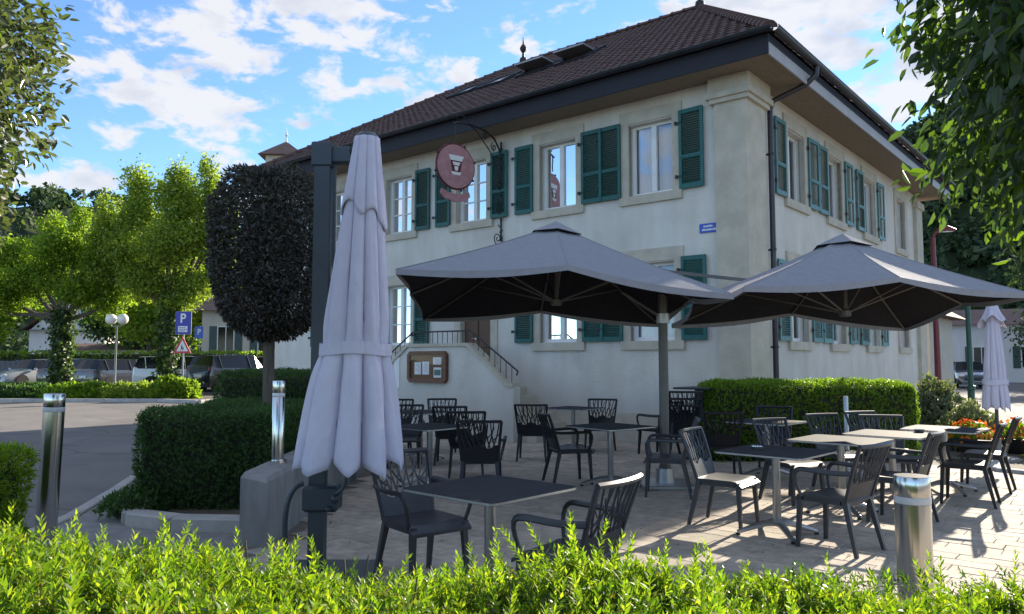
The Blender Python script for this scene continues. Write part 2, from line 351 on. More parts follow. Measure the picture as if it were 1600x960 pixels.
M['bark'] = mat('bark', (.115, .095, .075), .95, .3, 7, bump=.8, bscale=18, stretch=(3, 3, .6))
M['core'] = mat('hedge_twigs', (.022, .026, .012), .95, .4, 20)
M['wall_white'] = mat('far_wall_white', (.62, .62, .60), .9, .06, 1)
M['wall_beige'] = mat('far_wall_beige', (.52, .47, .38), .9, .08, 1)
M['roof_far'] = mat('far_roof', (.16, .10, .08), .9, .2, 3)
M['fence'] = mat('fence_grey', (.13, .13, .14), .85, .2, 4)
M['hill'] = mat('hill_ground', (.05, .075, .03), .95, .5, .12, col2=(.018, .032, .016), detail=12)
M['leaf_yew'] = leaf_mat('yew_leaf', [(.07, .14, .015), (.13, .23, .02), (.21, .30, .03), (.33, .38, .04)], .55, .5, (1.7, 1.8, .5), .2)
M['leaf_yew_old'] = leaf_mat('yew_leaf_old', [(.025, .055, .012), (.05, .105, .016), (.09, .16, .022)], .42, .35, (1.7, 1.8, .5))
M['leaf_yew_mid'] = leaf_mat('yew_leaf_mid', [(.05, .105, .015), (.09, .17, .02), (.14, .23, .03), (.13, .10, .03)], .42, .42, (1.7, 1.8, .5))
M['leaf_box'] = leaf_mat('box_leaf', [(.07, .13, .015), (.13, .22, .02), (.21, .31, .03)], .45, .5, (1.8, 1.9, .5))
M['leaf_box_dark'] = leaf_mat('box_leaf_dark', [(.03, .07, .02), (.05, .11, .028), (.08, .15, .035)], .5, .35)
M['leaf_topiary'] = leaf_mat('topiary_leaf', [(.030, .028, .030), (.055, .048, .045), (.10, .10, .07), (.075, .055, .055)], .4, .3, (1.3, 1.3, .8))
M['leaf_left'] = leaf_mat('oak_leaf', [(.06, .075, .045), (.09, .105, .07), (.13, .14, .10), (.11, .17, .03)], .35, .35, (1.5, 1.7, .6), .6)
M['leaf_right'] = leaf_mat('glossy_leaf', [(.025, .05, .025), (.045, .075, .04), (.07, .105, .05), (.11, .17, .02)], .38, .42, (1.7, 2.0, .5), .5)
M['leaf_tree'] = leaf_mat('ash_leaf', [(.10, .17, .02), (.17, .26, .03), (.25, .33, .05)], .5, .62)
M['leaf_tree2'] = leaf_mat('locust_leaf', [(.12, .18, .03), (.20, .28, .045), (.31, .38, .08)], .5, .55)
M['leaf_ivy'] = leaf_mat('ivy_leaf', [(.025, .055, .015), (.045, .085, .02), (.07, .12, .025)], .45, .35)
M['leaf_far'] = leaf_mat('forest_leaf', [(.03, .055, .03), (.045, .08, .036), (.065, .105, .042)], .7, .25)
M['leaf_grey'] = leaf_mat('grey_leaf', [(.10, .13, .07), (.16, .19, .10), (.22, .24, .15)], .5, .3)
M['flower'] = leaf_mat('orange_petal', [(.70, .12, .01), (.75, .26, .01), (.55, .05, .02)], .5, .3, (1.3, 1, .6))
M['car_glass'] = mat('car_glass', (.008, .010, .012), .12, .1, 3, spec=.35)
M['skylight'] = mat('skylight_glass_sheen', (.42, .45, .48), .12, .05, 3, spec=.8)  # mirrored bright sky is put into the pane's pale base colour
M['tyre'] = mat('tyre', (.015, .015, .015), .85, .1)
M['lamp_clear'] = mat('lamp_clear', (.6, .6, .6), .1, .1, spec=.8)
M['tail'] = mat('tail_red', (.45, .01, .015), .2, .1, spec=.7)

# ------------------------------------------------------------------ the setting: ground, road, kerbs
TH = R(50.3); RD = Vector((math.cos(TH), math.sin(TH), 0)); FD = Vector((-math.sin(TH), math.cos(TH), 0)); CN = Vector((4.11, 13.40, 0))
def bl(r, t, z=0): return CN+RD*r+FD*t+Vector((0, 0, z))          # building coordinates -> world
tag(MB().add([(-900, -300, -.09), (900, -300, -.09), (900, 1500, -.09), (-900, 1500, -.09)], [(0, 1, 2, 3)]).build('ground', M['earth']), kind='structure')
tag(MB().add([(-70, -20, -.03), (70, -20, -.03), (70, 75, -.03), (-70, 75, -.03)], [(0, 1, 2, 3)]).build('road', M['asphalt']), kind='structure')
def kerb_run(root, pts, w, z0, z1, step=1.0):
    pts = [Vector((p[0], p[1], 0)) for p in pts]
    segs = []
    for a, b in zip(pts, pts[1:]):
        n = max(1, round((b-a).length/step))
        segs += [(a.lerp(b, i/n), a.lerp(b, (i+1)/n)) for i in range(n)]
    for a, b in segs:
        d = (b-a); l = d.length; m = MB().box(.006, l-.006, -w/2, w/2, z0, z1, .012)
        m.build('kerb_stone', M['kerb'], root, loc=a, rot=(0, 0, math.atan2(d.y, d.x)))
def arc(c, r, a0, a1, n): return [(c[0]+r*math.cos(R(a0+(a1-a0)*i/n)), c[1]+r*math.sin(R(a0+(a1-a0)*i/n))) for i in range(n+1)]
k = empty('kerb', kind='structure'); kerb_run(k, [(-9.3, 19.9), (-7.5, 16.1), (-5.9, 12.6), (-5.15, 10.8), (-4.75, 9.3), (-4.4, 7.8), (-4.3, 6.6), (-4.35, 5.9)], .14, -.06, .02, .8)
k = empty('bed_kerb', kind='structure'); kerb_run(k, [(-4.05, 10.6), (-4.02, 9.2), (-3.95, 8.1)]+[(-3.6, 7.45), (-3.1, 7.22), (-2.32, 7.15)], .22, -.06, .12, .7)
k = empty('island_kerb', kind='structure'); kerb_run(k, [(-46, 27.5), (-30, 28.8), (-19.5, 29.6), (-13.5, 29.6), (-11.6, 28.6), (-11.2, 30.5), (-12.5, 33)], .2, -.06, .10, 2)
tag(MB().prism([(-46, 27.6), (-30, 28.9), (-19.5, 29.7), (-13.5, 29.7), (-11.7, 28.8), (-11.3, 30.4), (-12.6, 33), (-46, 34)], -.06, .06).build('planted_island', M['earth']), kind='structure')
tag(MB().prism([(-4.0, 8.2), (-3.6, 7.55), (-3.1, 7.32), (-2.3, 7.25), (-2.3, 13.4), (-4.1, 13.4)], -.06, .06).build('planting_bed', M['earth']), kind='structure')
tag(MB().prism([(-9.2, 19.7), (-5.05, 10.9), (-4.32, 7.8), (-4.2, 6.0), (-2.3, 4.2), (-2.3, 7.15), (-3.1, 7.22), (-3.6, 7.45), (-4.02, 8.2), (-4.15, 13.5), (-6.4, 22.0)], -.05, 0.0).build('pavement', M['concrete']), kind='structure')

tag(MB().prism([(-60, 34.6), (-8, 34.6), (-6, 44), (-60, 44)], -.06, .14).build('car_park', M['asphalt']), kind='structure')
# patio of rectangular pavers laid square to the building
patio = tag(MB().prism([(-2.2, 2.0), (7.0, 2.0), (9.3, 7.6), (6.75, 11.0), (8.8, 15.0), (4.4, 13.3), (-1, 17.6), (-2.6, 17.6)], -.06, -.014).build('patio', M['joint']), kind='structure')
def in_patio(x, y):
    if y < 2.1 or x < -2.0 or y > 17.4: return False
    if x > 7.0+(y-2.0)*2.3/5.6 and y < 7.6: return False
    if y >= 7.6 and (x-9.3)*(-.8)+(y-7.6)*(-.6) < 0.0 and (x > 6.7+(11.0-y)*.75): return False
    q = Vector((x, y, 0))-CN
    return not (q.dot(RD) > -.15 and q.dot(FD) > -.15)
def pavers():
    cand = []
    r = -16.0
    while r < 5:
        t = -14.0+random.random()*.3
        while t < 9:
            l = random.choice((.3, .3, .4, .4, .5))
            c = bl(r+.1, t+l/2)
            if in_patio(c.x, c.y): cand.append((c, l))
            t += l
        r += .2
    def vis(c):
        if c.y < 1: return 0
        u = 800+1200*c.x/c.y; v = 564+1860/c.y
        return -60 < u < 1660 and v < 925 and c.y > 4.2
    order = sorted(range(len(cand)), key=lambda i: cand[i][0].y if vis(cand[i][0]) else 999)
    near = set(order[:300]); mes = {}
    rest = MB()
    for i, (c, l) in enumerate(cand):
        dz = random.uniform(-.0025, .0025); g = random.uniform(.0015, .004)
        if i in near:
            key = (l, random.randrange(3))
            if key not in mes:
                mes[key] = MB().box(-.1+g, .1-g, -l/2+g, l/2-g, -.05, 0, .004).mesh('paver', M['paver'])
            link_mesh('paver', mes[key], None, patio, loc=(c.x, c.y, dz), rot=(random.uniform(-.006, .006), random.uniform(-.006, .006), TH+random.uniform(-.008, .008)))
        else:
            b = MB(); b.box(-.1+g, .1-g, -l/2+g, l/2-g, -.02, 0)
            b.f = b.f[1:]
            ct, st = math.cos(TH), math.sin(TH)
            rest.add([(c.x+x*ct-y*st, c.y+x*st+y*ct, z+dz) for x, y, z in b.v], b.f)
    tag(rest.build('paver_field', M['paver'], patio), kind='stuff')
pavers()
k = empty('patio_kerb', kind='structure'); kerb_run(k, [(9.6, 7.5), (8.2, 9.25), (6.85, 11.0), (8.1, 13.2), (9.0, 15.2)], .16, -.06, .045, .9)
tag(MB().prism([(7.0, 11.1), (9.6, 9.6), (10.6, 12.4), (9.1, 15.1), (8.2, 13.2)], -.06, .02).build('flower_bed', M['earth']), kind='structure')

def fallen_leaves():
    k = 420; x = rng.uniform(-2, 8, k); y = rng.uniform(3, 13, k); ok = np.array([in_patio(a_, b_) for a_, b_ in zip(x, y)]); x, y = x[ok], y[ok]; k = len(x)
    D = np.stack([rng.normal(size=k), rng.normal(size=k), rng.normal(0, .1, k)], 1)
    V = leaves(np.stack([x, y, np.full(k, .008)], 1), D, np.tile([0, 0, 1.], (k, 1))+rng.normal(0, .25, (k, 3)), rng.uniform(.02, .045, k), rng.uniform(.012, .022, k))
    tag(link_mesh('fallen_leaves', quads_mesh('fallen_leaves', V, leaf_mat('dry_leaf', [(.10, .07, .03), (.16, .11, .04), (.08, .09, .03)], .7, .1)), None), 'scattered dry leaves on the patio paving', 'leaves', kind='stuff')
fallen_leaves()
# low concrete wall beside the patio
w = MB(); w.add([(-2.31, 6.62, -.05), (-2.05, 6.5, -.05), (-2.10, 12.8, -.05), (-2.34, 12.8, -.05), (-2.29, 6.66, .60), (-2.07, 6.56, .57), (-2.12, 12.8, .64), (-2.33, 12.8, .64), (-2.31, 6.62, .56), (-2.05, 6.5, .53), (-2.10, 12.8, .62), (-2.34, 12.8, .62)],
      [(0, 3, 11, 8), (0, 8, 9, 1), (1, 9, 10, 2), (2, 10, 11, 3), (8, 4, 5, 9), (9, 5, 6, 10), (10, 6, 7, 11), (11, 7, 4, 8), (4, 7, 6, 5)])
tag(w.build('retaining_wall', M['concrete']), 'low grey board-marked concrete wall beside the dark clipped hedge', 'wall')

# ------------------------------------------------------------------ main building
inn = empty('village_inn', CN, TH, 'two-storey rendered inn with hipped brown tile roof and green louvred shutters', 'building')
LR, LT, ZW = 13.4, 14.4, 6.64
OP = []   # openings
def fmap(s, d, z): return (d, s, z)          # front: s along t, d into the house
def rmap(s, d, z): return (s, d, z)          # right: s along r
def wall_panel(name, fm, s0, s1, z0, z1, ops, thick=.24):
    m = MB(); ss = sorted({s0, s1, *[o[0] for o in ops], *[o[1] for o in ops]}); zs = sorted({z0, z1, *[o[2] for o in ops], *[o[3] for o in ops]})
    for a, b in zip(ss, ss[1:]):
        for c, d in zip(zs, zs[1:]):
            if any(o[0]-1e-6 <= a and b <= o[1]+1e-6 and o[2]-1e-6 <= c and d <= o[3]+1e-6 for o in ops): continue
            m.add([fm(a, 0, c), fm(b, 0, c), fm(b, 0, d), fm(a, 0, d)], [(0, 1, 2, 3)])
    for a, b, c, d in ops:
        for p, q in (((a, c), (b, c)), ((b, c), (b, d)), ((b, d), (a, d)), ((a, d), (a, c))):
            m.add([fm(p[0], 0, p[1]), fm(q[0], 0, q[1]), fm(q[0], thick, q[1]), fm(p[0], thick, p[1])], [(0, 1, 2, 3)])
    return m.build(name, M['stucco'], inn)
FW_U = [(1.865, 0), (4.08, 0), (6.56, 1), (9.04, 1), (11.45, 1), (13.3, 1)]
FW_L = [(1.865, 0), (4.08, 0), (9.04, 1), (11.45, 1)]
RW = [(2.6, 0), (5.13, 0), (7.92, 0), (11.1, 0)]
HW = .475
front_ops = [(c-HW, c+HW, 4.75, 6.17) for c, _ in FW_U]+[(c-HW, c+HW, 1.93, 3.42) for c, _ in FW_L]+[(5.95, 6.87, 1.0, 3.2)]
right_ops = [(c-HW, c+HW, 4.75, 6.17) for c, _ in RW]+[(c-HW, c+HW, 1.93, 3.42) for c, _ in RW]
wall_panel('front_wall', fmap, 0, LT, -.05, ZW, front_ops)
wall_panel('side_wall', rmap, 0, LR, -.05, ZW, right_ops)
MB().add([(LR, 0, -.05), (LR, LT, -.05), (LR, LT, ZW), (LR, 0, ZW)], [(0, 1, 2, 3)]).build('rear_wall', M['stucco'], inn)
MB().add([(0, LT, -.05), (LR, LT, -.05), (LR, LT, ZW), (0, LT, ZW)], [(0, 1, 2, 3)]).build('end_wall', M['stucco'], inn)
def sbox(m, fm, s0, s1, d0, d1, z0, z1):
    vs = [fm(s, d, z) for z in (z0, z1) for s, d in ((s0, d0), (s1, d0), (s1, d1), (s0, d1))]
    m.add(vs, [(3, 2, 1, 0), (4, 5, 6, 7), (0, 1, 5, 4), (1, 2, 6, 5), (2, 3, 7, 6), (3, 0, 4, 7)]); return m
def window(fm, c, z0, z1, munt):
    a, b = c-HW, c+HW
    m = MB(); e = .055; d0, d1 = .15, .21
    sbox(m, fm, a+.002, a+e, d0, d1, z0+.002, z1-.002); sbox(m, fm, b-e, b-.002, d0, d1, z0+.002, z1-.002)
    sbox(m, fm, a+e, b-e, d0, d1, z0+.002, z0+.075); sbox(m, fm, a+e, b-e, d0, d1, z1-e, z1-.002)
    sbox(m, fm, c-.05, c+.05, d0-.012, d1, z0+.075, z1-e)
    if munt:
        for k in (1, 2):
            zz = z0+.075+(z1-z0-.13)*k/3; sbox(m, fm, a+e, c-.05, d0+.01, d1-.01, zz-.014, zz+.014); sbox(m, fm, c+.05, b-e, d0+.01, d1-.01, zz-.014, zz+.014)
    w = m.build('window', M['white'], inn)
    rows = [(z0+.075+(z1-z0-.13)*k/3, z0+.075+(z1-z0-.13)*(k+1)/3) for k in range(3)] if munt else [(z0+.075, z1-e)]
    for s0, s1 in ((a+e, c-.05), (c+.05, b-e)):
        for q0, q1 in rows:
            MB().add([fm(s0, .185, q0), fm(s1, .185, q0), fm(s1, .185, q1), fm(s0, .185, q1)], [(0, 1, 2, 3)]).build('pane', M['glass'], w)
    # net curtains hanging inside, folds as geometry
    for s0, s1 in ((a+.02, c-.02 if not munt else a+.36), (c+.02 if not munt else b-.36, b-.02)):
        n = 18; vs = []; fs = []
        for i in range(n+1):
            s = s0+(s1-s0)*i/n; dd = .30+.02*math.sin(i*2.1)+.008*math.sin(i*5.3)
            vs += [fm(s, dd, z0+.01), fm(s, dd, z1)]
        for i in range(n): fs.append((2*i, 2*i+2, 2*i+3, 2*i+1))
        MB().add(vs, fs).build('curtain', M['curtain'], w, smooth='all')
    s = MB()
    sbox(s, fm, a-.2, a, -.03, .1, z0, z1+.02); sbox(s, fm, b, b+.2, -.03, .1, z0, z1+.02); sbox(s, fm, a-.2, b+.2, -.032, .1, z1+.02, z1+.27)
    s.build('surround', M['stone'], w)
    s = MB(); sbox(s, fm, a-.2, b+.2, -.065, .14, z0-.17, z0-.003); s.build('sill', M['stone'], w)
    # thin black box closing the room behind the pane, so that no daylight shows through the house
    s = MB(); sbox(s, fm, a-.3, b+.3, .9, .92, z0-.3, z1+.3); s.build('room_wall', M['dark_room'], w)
slat_cache = {}
def shutter(fm, s0, s1, z0, z1, ang=0):
    # built flat: x across, y thickness (outward -y), z up
    wd = s1-s0; key = (round(wd, 2), round(z1-z0, 2)); pm = M['shutter'] if fm is fmap else M['shutter_faded_sheen']
    if key not in slat_cache:
        h = z1-z0; f = MB(); e = .06
        f.box(0, e, -.035, 0, 0, h, .004); f.box(wd-e, wd, -.035, 0, 0, h, .004)
        zm = h*.4
        for q0, q1 in ((0, .09), (zm-.035, zm+.035), (h-.08, h)): f.box(e, wd-e, -.033, -.002, q0, q1)
        f.box(.02, wd-.02, -.042, -.035, zm-.012, zm+.012)
        sl = MB()
        for q0, q1 in ((.09, zm-.035), (zm+.035, h-.08)):
            n = int((q1-q0)/.042)
            for i in range(n):
                z = q0+(i+.5)*(q1-q0)/n
                sl.obox((wd/2, -.018, z), (1, 0, 0), (0, .80, .6), (0, -.6, .80), wd/2-e, .022, .004)
        hg = MB()
        for z in (h*.16,): hg.box(-.05, .05, -.05, -.036, z-.018, z+.018); hg.box(-.075, -.03, -.06, -.02, z-.03, z+.03)
        slat_cache[key] = (f.mesh('shutter', pm), sl.mesh('slats', pm), hg.mesh('hinge', M['iron']))
    fme, sme, hme = slat_cache[key]
    front = fm is fmap
    o = link_mesh('shutter', fme, None, inn)
    j = random.uniform(0, .05)
    if front: o.location = (-.035, s1, z0); o.rotation_euler = (0, random.uniform(-.004, .004), -math.pi/2-j)
    else: o.location = (s0, -.035, z0); o.rotation_euler = (0, 0, -j)
    link_mesh('slats', sme, None, o)['kind'] = 'stuff'
    link_mesh('hinge', hme, None, o); link_mesh('hinge', hme, None, o, loc=(0, 0, (z1-z0)*.68))
SW = .5
for c, mu in FW_U: window(fmap, c, 4.75, 6.17, mu)
for c, mu in FW_L: window(fmap, c, 1.93, 3.42, mu)
for c, mu in RW: window(rmap, c, 4.75, 6.17, mu); window(rmap, c, 1.93, 3.42, mu)
for c, _ in FW_U:
    for s0 in (c-HW-.16-SW, c+HW+.16): shutter(fmap, s0, s0+SW, 4.74, 6.24)
for c, _ in FW_L:
    for s0 in (c-HW-.16-SW, c+HW+.16): shutter(fmap, s0, s0+SW, 1.93, 3.48)
for i, (c, _) in enumerate(RW):
    for z0, z1 in ((4.74, 6.24), (1.93, 3.48)):
        if i < 3:
            for s0 in (c-HW-.18-.56, c+HW+.18): shutter(rmap, s0, s0+.56, z0, z1)
# corner pilaster with moulded cap, plinth
p = MB()
p.box(-.10, .78, -.10, .50, -.05, 6.18)
pil = p.build('pilaster', M['stone'], inn)
MB().box(-.17, .85, -.17, .57, 6.18, 6.26).box(-.22, .90, -.22, .62, 6.26, 6.36).box(-.18, .86, -.18, .58, 6.36, ZW-.004).build('capital', M['stone'], pil)
p = MB().box(LR-.7, LR+.08, -.10, .4, -.05, 6.2).box(LR-.76, LR+.14, -.16, .46, 6.2, 6.4).build('pilaster', M['stone'], inn)
MB().box(-.06, 0, .52, LT, -.05, .55).box(.80, LR-.72, -.06, 0, -.05, .55).build('plinth', M['stone'], inn)
# door
dw = MB().box(.12, .17, 5.95, 6.87, 1.0, 3.2)
door = dw.build('door', M['door'], inn)
for z0, z1 in ((1.12, 1.75), (1.85, 2.5), (2.58, 3.1)):
    for t0, t1 in ((6.0, 6.38), (6.44, 6.82)): MB().box(.098, .12, t0, t1, z0, z1, .009).build('panel', M['door'], door)
MB().tube([(.06, 6.47, 2.05), (.06, 6.57, 2.05)], .012).box(.06, .12, 6.46, 6.48, 2.03, 2.07).build('handle', M['steel'], door)
sd = MB(); sbox(sd, fmap, 5.75, 5.95, -.03, .1, 1.0, 3.22); sbox(sd, fmap, 6.87, 7.07, -.03, .1, 1.0, 3.22); sbox(sd, fmap, 5.75, 7.07, -.032, .1, 3.22, 3.47); sd.build('surround', M['stone'], door)
# eaves, fascia, gutters
OH = .75
MB().box(-OH, LR+OH, -OH, LT+OH, ZW, ZW+.04).build('soffit', M['soffit'], inn)
MB().box(-OH-.03, -OH, -OH-.03, LT+OH+.03, 6.60, 6.93).box(-OH-.03, LR+OH, LT+OH, LT+OH+.03, 6.60, 6.93).build('fascia', M['fascia'], inn)
MB().box(-OH, LR+OH, -OH-.03, -OH, 6.60, 6.80).build('side_fascia', M['fascia_light'], inn)
MB().box(-OH-.001, LR+OH, -OH-.024, -OH-.001, 6.80, 6.95).build('side_fascia', M['fascia'], inn)
def gutter(p, q, out):
    # half-round trough
    p = Vector(p); q = Vector(q); out = Vector(out); m = MB(); vs = []; n = 8
    for e in (p, q):
        for i in range(n+1):
            a = math.pi*i/n; vs.append(e+out*(.075-.075*math.cos(a))+Vector((0, 0, -.075*math.sin(a))))
    m.add(vs, [(i, i+1, i+n+2, i+n+1) for i in range(n)])
    m.tube([p+out*.15, q+out*.15], .010, 6); return m
gutter((-OH-.11, -OH-.16, 6.97), (-OH-.11, LT+OH, 6.97), (-1, 0, 0)).build('gutter', M['gutter'], inn, smooth=True)
gutter((-OH-.16, -OH-.11, 6.97), (LR+OH, -OH-.11, 6.97), (0, -1, 0)).build('gutter', M['gutter'], inn, smooth=True)
MB().tube([(1.15, -OH-.18, 6.92), (1.15, -OH-.17, 6.76), (1.12, -OH+.02, 6.60), (1.06, -.30, 6.46), (1.02, -.16, 6.40), (1.0, -.11, 6.24), (1.0, -.11, .0)], .052, 10).build('downpipe', M['pipe'], inn, smooth=True)
for z in (5.4, 3.6, 1.8): MB().lathe([(.062, -.02), (.062, .02)], 10, (1.0, -.11, z)).box(.98, 1.02, -.06, .0, z-.015, z+.015).build('pipe_bracket', M['iron'], inn)
# roof
ZE, ZR, A_, B_ = 6.97, 11.5, 7.45, 4.8
e = OH+.06
r0, r1, t0, t1 = -e, LR+e, -e, LT+e; rc = (r0+r1)/2; A1 = (rc, t0+B_, ZR); A2 = (rc, t1-B_, ZR)
roof = MB().add([(r0, t0, ZE), (r1, t0, ZE), (r1, t1, ZE), (r0, t1, ZE), A1, A2], [(0, 4, 5, 3), (0, 1, 4), (1, 2, 5, 4), (2, 3, 5)]).build('roof', M['tile'], inn)
def roof_tiles(o, ax, slope_in, length, rise, run, left_run, right_run, tw=.215, ex=.33):
    """rows of slightly arched tiles; o eave corner, ax along the eave, slope_in horizontal inward dir"""
    o = Vector(o); ax = Vector(ax); up = (Vector(slope_in)*run+Vector((0, 0, rise))); L_ = up.length; up.normalize(); nrm = ax.cross(up).normalized()
    if nrm.z < 0: nrm = -nrm
    V = []
    rows = int(L_/ex)
    for k in range(rows+1):
        d = k*ex; fr = min(1, (d+ex*.5)/L_); a = left_run*fr; b = length-right_run*fr; off = (k % 2)*tw/2
        i0 = int((a-off)/tw); i1 = int((b-off)/tw)
        for i in range(i0, i1):
            s = off+i*tw
            if s < a-.03 or s+tw > b+.05: continue
            j = rng.uniform(-.006, .006); g = .006
            base = o+up*d+nrm*(.045+j); top = o+up*min(d+ex*1.06, L_)+nrm*(.012)
            x0 = ax*(s+g); xm = ax*(s+tw*.5); x1 = ax*(s+tw-g); h = nrm*.022; lip = nrm*-.035
            V.append([base+x0, base+xm+h, top+xm+h, top+x0]); V.append([base+xm+h, base+x1, top+x1, top+xm+h])
            V.append([base+x0+lip, base+x1+lip, base+x1, base+xm+h]); V.append([base+x0+lip, base+xm+h, base+x0, base+x0])
    return np.array([[tuple(q) for q in f] for f in V])
Vt = roof_tiles((r0, t0, ZE), (0, 1, 0), (1, 0, 0), t1-t0, ZR-ZE, rc-r0, B_, B_)
o = link_mesh('roof_tiles', quads_mesh('roof_tiles', Vt, M['tile']), None, roof); o['kind'] = 'stuff'
Vt = roof_tiles((r0, t0, ZE), (1, 0, 0), (0, 1, 0), r1-r0, ZR-ZE, B_, rc-r0, rc-r0)
o = link_mesh('roof_tiles', quads_mesh('roof_tiles', Vt, M['tile']), None, roof); o['kind'] = 'stuff'
def barrel():
    m = MB(); n = 6; vs = []
    for x, rr in ((0, .135), (.05, .14), (.06, .125), (.42, .105)):
        for i in range(n+1):
            a = math.pi*i/n; vs.append((x, rr*math.cos(a), rr*math.sin(a)*.9))
    m.add(vs, [(r*(n+1)+i, r*(n+1)+i+1, (r+1)*(n+1)+i+1, (r+1)*(n+1)+i) for r in range(3) for i in range(n)])
    m.f.append(tuple(range(n+1))); return m.mesh('ridge_tile', M['tile'], True)
bm_ = barrel()
def ridge_run(p, q):
    p = Vector(p); q = Vector(q); d = q-p; n = int(d.length/.37); d.normalize()
    for i in range(n):
        o = link_mesh('ridge_tile', bm_, None, roof, loc=p+d*(i*.37)+Vector((0, 0, .015)))
        o.rotation_euler = Matrix((d, Vector((0, 0, 1)).cross(d).normalized(), d.cross(Vector((0, 0, 1)).cross(d).normalized()))).transposed().to_euler()
ridge_run((r0-.02, t0-.02, ZE+.01), A1); ridge_run((r0, t1, ZE+.01), A2); ridge_run(A2, A1); ridge_run((r1, t0, ZE), A1)
for A in (A1, A2):
    MB().lathe([(.14, 0), (.12, .14), (.05, .2), (.04, .34), (.10, .42), (.12, .5), (.08, .58), (.03, .64), (.02, .8), (.004, .95)], 12, (A[0], A[1], A[2]+.05)).build('finial', M['iron'], roof, smooth=True)
def skylight(r, t, w, h, tilt, name):
    """w along the eave, h up the slope"""
    sl = math.atan2(ZR-ZE, rc-r0); z = ZE+(r-r0)*math.tan(sl)
    f = MB(); f.box(0, h, 0, w, 0, .1).box(.05, h-.05, .05, w-.05, .1, .1001)
    o = MB().box(0, .06, 0, w, .0, .12).box(h-.06, h, 0, w, .0, .12).box(.06, h-.06, 0, .06, .0, .12).box(.06, h-.06, w-.06, w, .0, .12).build(name, M['gutter'], roof, loc=(r, t, z), rot=(0, -sl, 0))
    if tilt == 0:
        MB().box(.06, h-.06, .06, w-.06, .07, .085).build('pane', M['skylight'], o)
    else:
        # sash pivots about its middle
        s = MB().box(-h/2+.06, h/2-.06, .0, w-.0, -.02, .02).build('sash', M['grey_metal'], roof, loc=Vector((r, t, z))+Vector((math.cos(sl)*h/2-math.sin(sl)*.1, 0, math.sin(sl)*h/2+math.cos(sl)*.1)), rot=(0, -sl+tilt, 0))
        MB().box(.06, h-.06, .06, w-.06, .02, .03).build('well', M['dark_room'], o)
skylight(2.75, 8.0, .9, 1.1, 0, 'skylight'); skylight(2.75, 9.2, .9, 1.1, 0, 'skylight')
skylight(2.7, 6.5, .95, 1.2, R(32), 'skylight'); skylight(2.7, 5.2, .95, 1.2, R(32), 'skylight')

# ------------------------------------------------------------------ entrance stairs
st = empty('entrance_stairs', CN, TH, 'white rendered double-flight entrance steps with iron railing against the inn', 'stairs')
ro, ri = -1.6, -1.40
TOP = [(3.98, 1.05), (4.12, 1.05), (5.18, 1.84), (6.92, 1.84), (8.0, 1.05), (8.14, 1.05)]
def profile_solid(m, pts, z0, r_a, r_b, zofs=0, h=None):
    n = len(pts)
    for i in range(n-1):
        (a, za), (b, zb) = pts[i], pts[i+1]
        la = z0 if h is None else za-h; lb = z0 if h is None else zb-h
        vs = [(r_a, a, la), (r_b, a, la), (r_b, b, lb), (r_a, b, lb), (r_a, a, za+zofs), (r_b, a, za+zofs), (r_b, b, zb+zofs), (r_a, b, zb+zofs)]
        m.add(vs, [(3, 2, 1, 0), (4, 5, 6, 7), (1, 2, 6, 5), (3, 0, 4, 7)]+([(0, 1, 5, 4)] if i == 0 else [])+([(2, 3, 7, 6)] if i == n-2 else []))
    return m
profile_solid(MB(), TOP, -.05, ro, ri).build('parapet', M['stucco'], st)
profile_solid(MB(), [(s, z+.07) for s, z in TOP], 0, ro-.04, ri+.04, 0, .068).build('coping', M['stone'], st)
MB().box(ri, -.0, 5.2, 6.9, -.05, 1.0).build('landing', M['stone'], st)
for s in (-1, 1):
    for i in range(6):
        a = 5.2-.27*(i+1) if s < 0 else 6.9+.27*i
        MB().box(ri+.002, -.002, a+.001, a+.269, -.05, 1.0-.167*(i+1)+.16, .008).build('step', M['stone'], st)
rail = MB(); RP = [(4.06, 1.42), (5.2, 2.16), (6.9, 2.16), (8.06, 1.42)]
rx = (ro+ri)/2
rail.tube([(rx, 3.98, 1.27), (rx, 3.95, 1.35)]+[(rx, s, z) for s, z in RP]+[(rx, 8.17, 1.35), (rx, 8.14, 1.27)], .017, 8)
rl = rail.build('handrail', M['iron'], st, smooth=True)
def top_at(s):
    for (a, za), (b, zb) in zip(TOP, TOP[1:]):
        if a <= s <= b: return za+(zb-za)*(s-a)/(b-a)
    return 1.05
def rail_at(s):
    for (a, za), (b, zb) in zip(RP, RP[1:]):
        if a <= s <= b: return za+(zb-za)*(s-a)/(b-a)
    return 1.42
s_ = 4.1
while s_ < 8.1:
    MB().tube([(rx, s_, top_at(s_)+.06), (rx, s_, rail_at(s_))], .008, 6).build('baluster', M['iron'], st); s_ += .145
lamp = MB().box(-1.62, -1.6, 7.18, 7.36, .95, 1.62).build('notice_panel', M['white'])
lamp.location = CN; lamp.rotation_euler = (0, 0, TH); tag(lamp, 'narrow white notice panel fixed to the stair wall left of the menu case', 'panel')

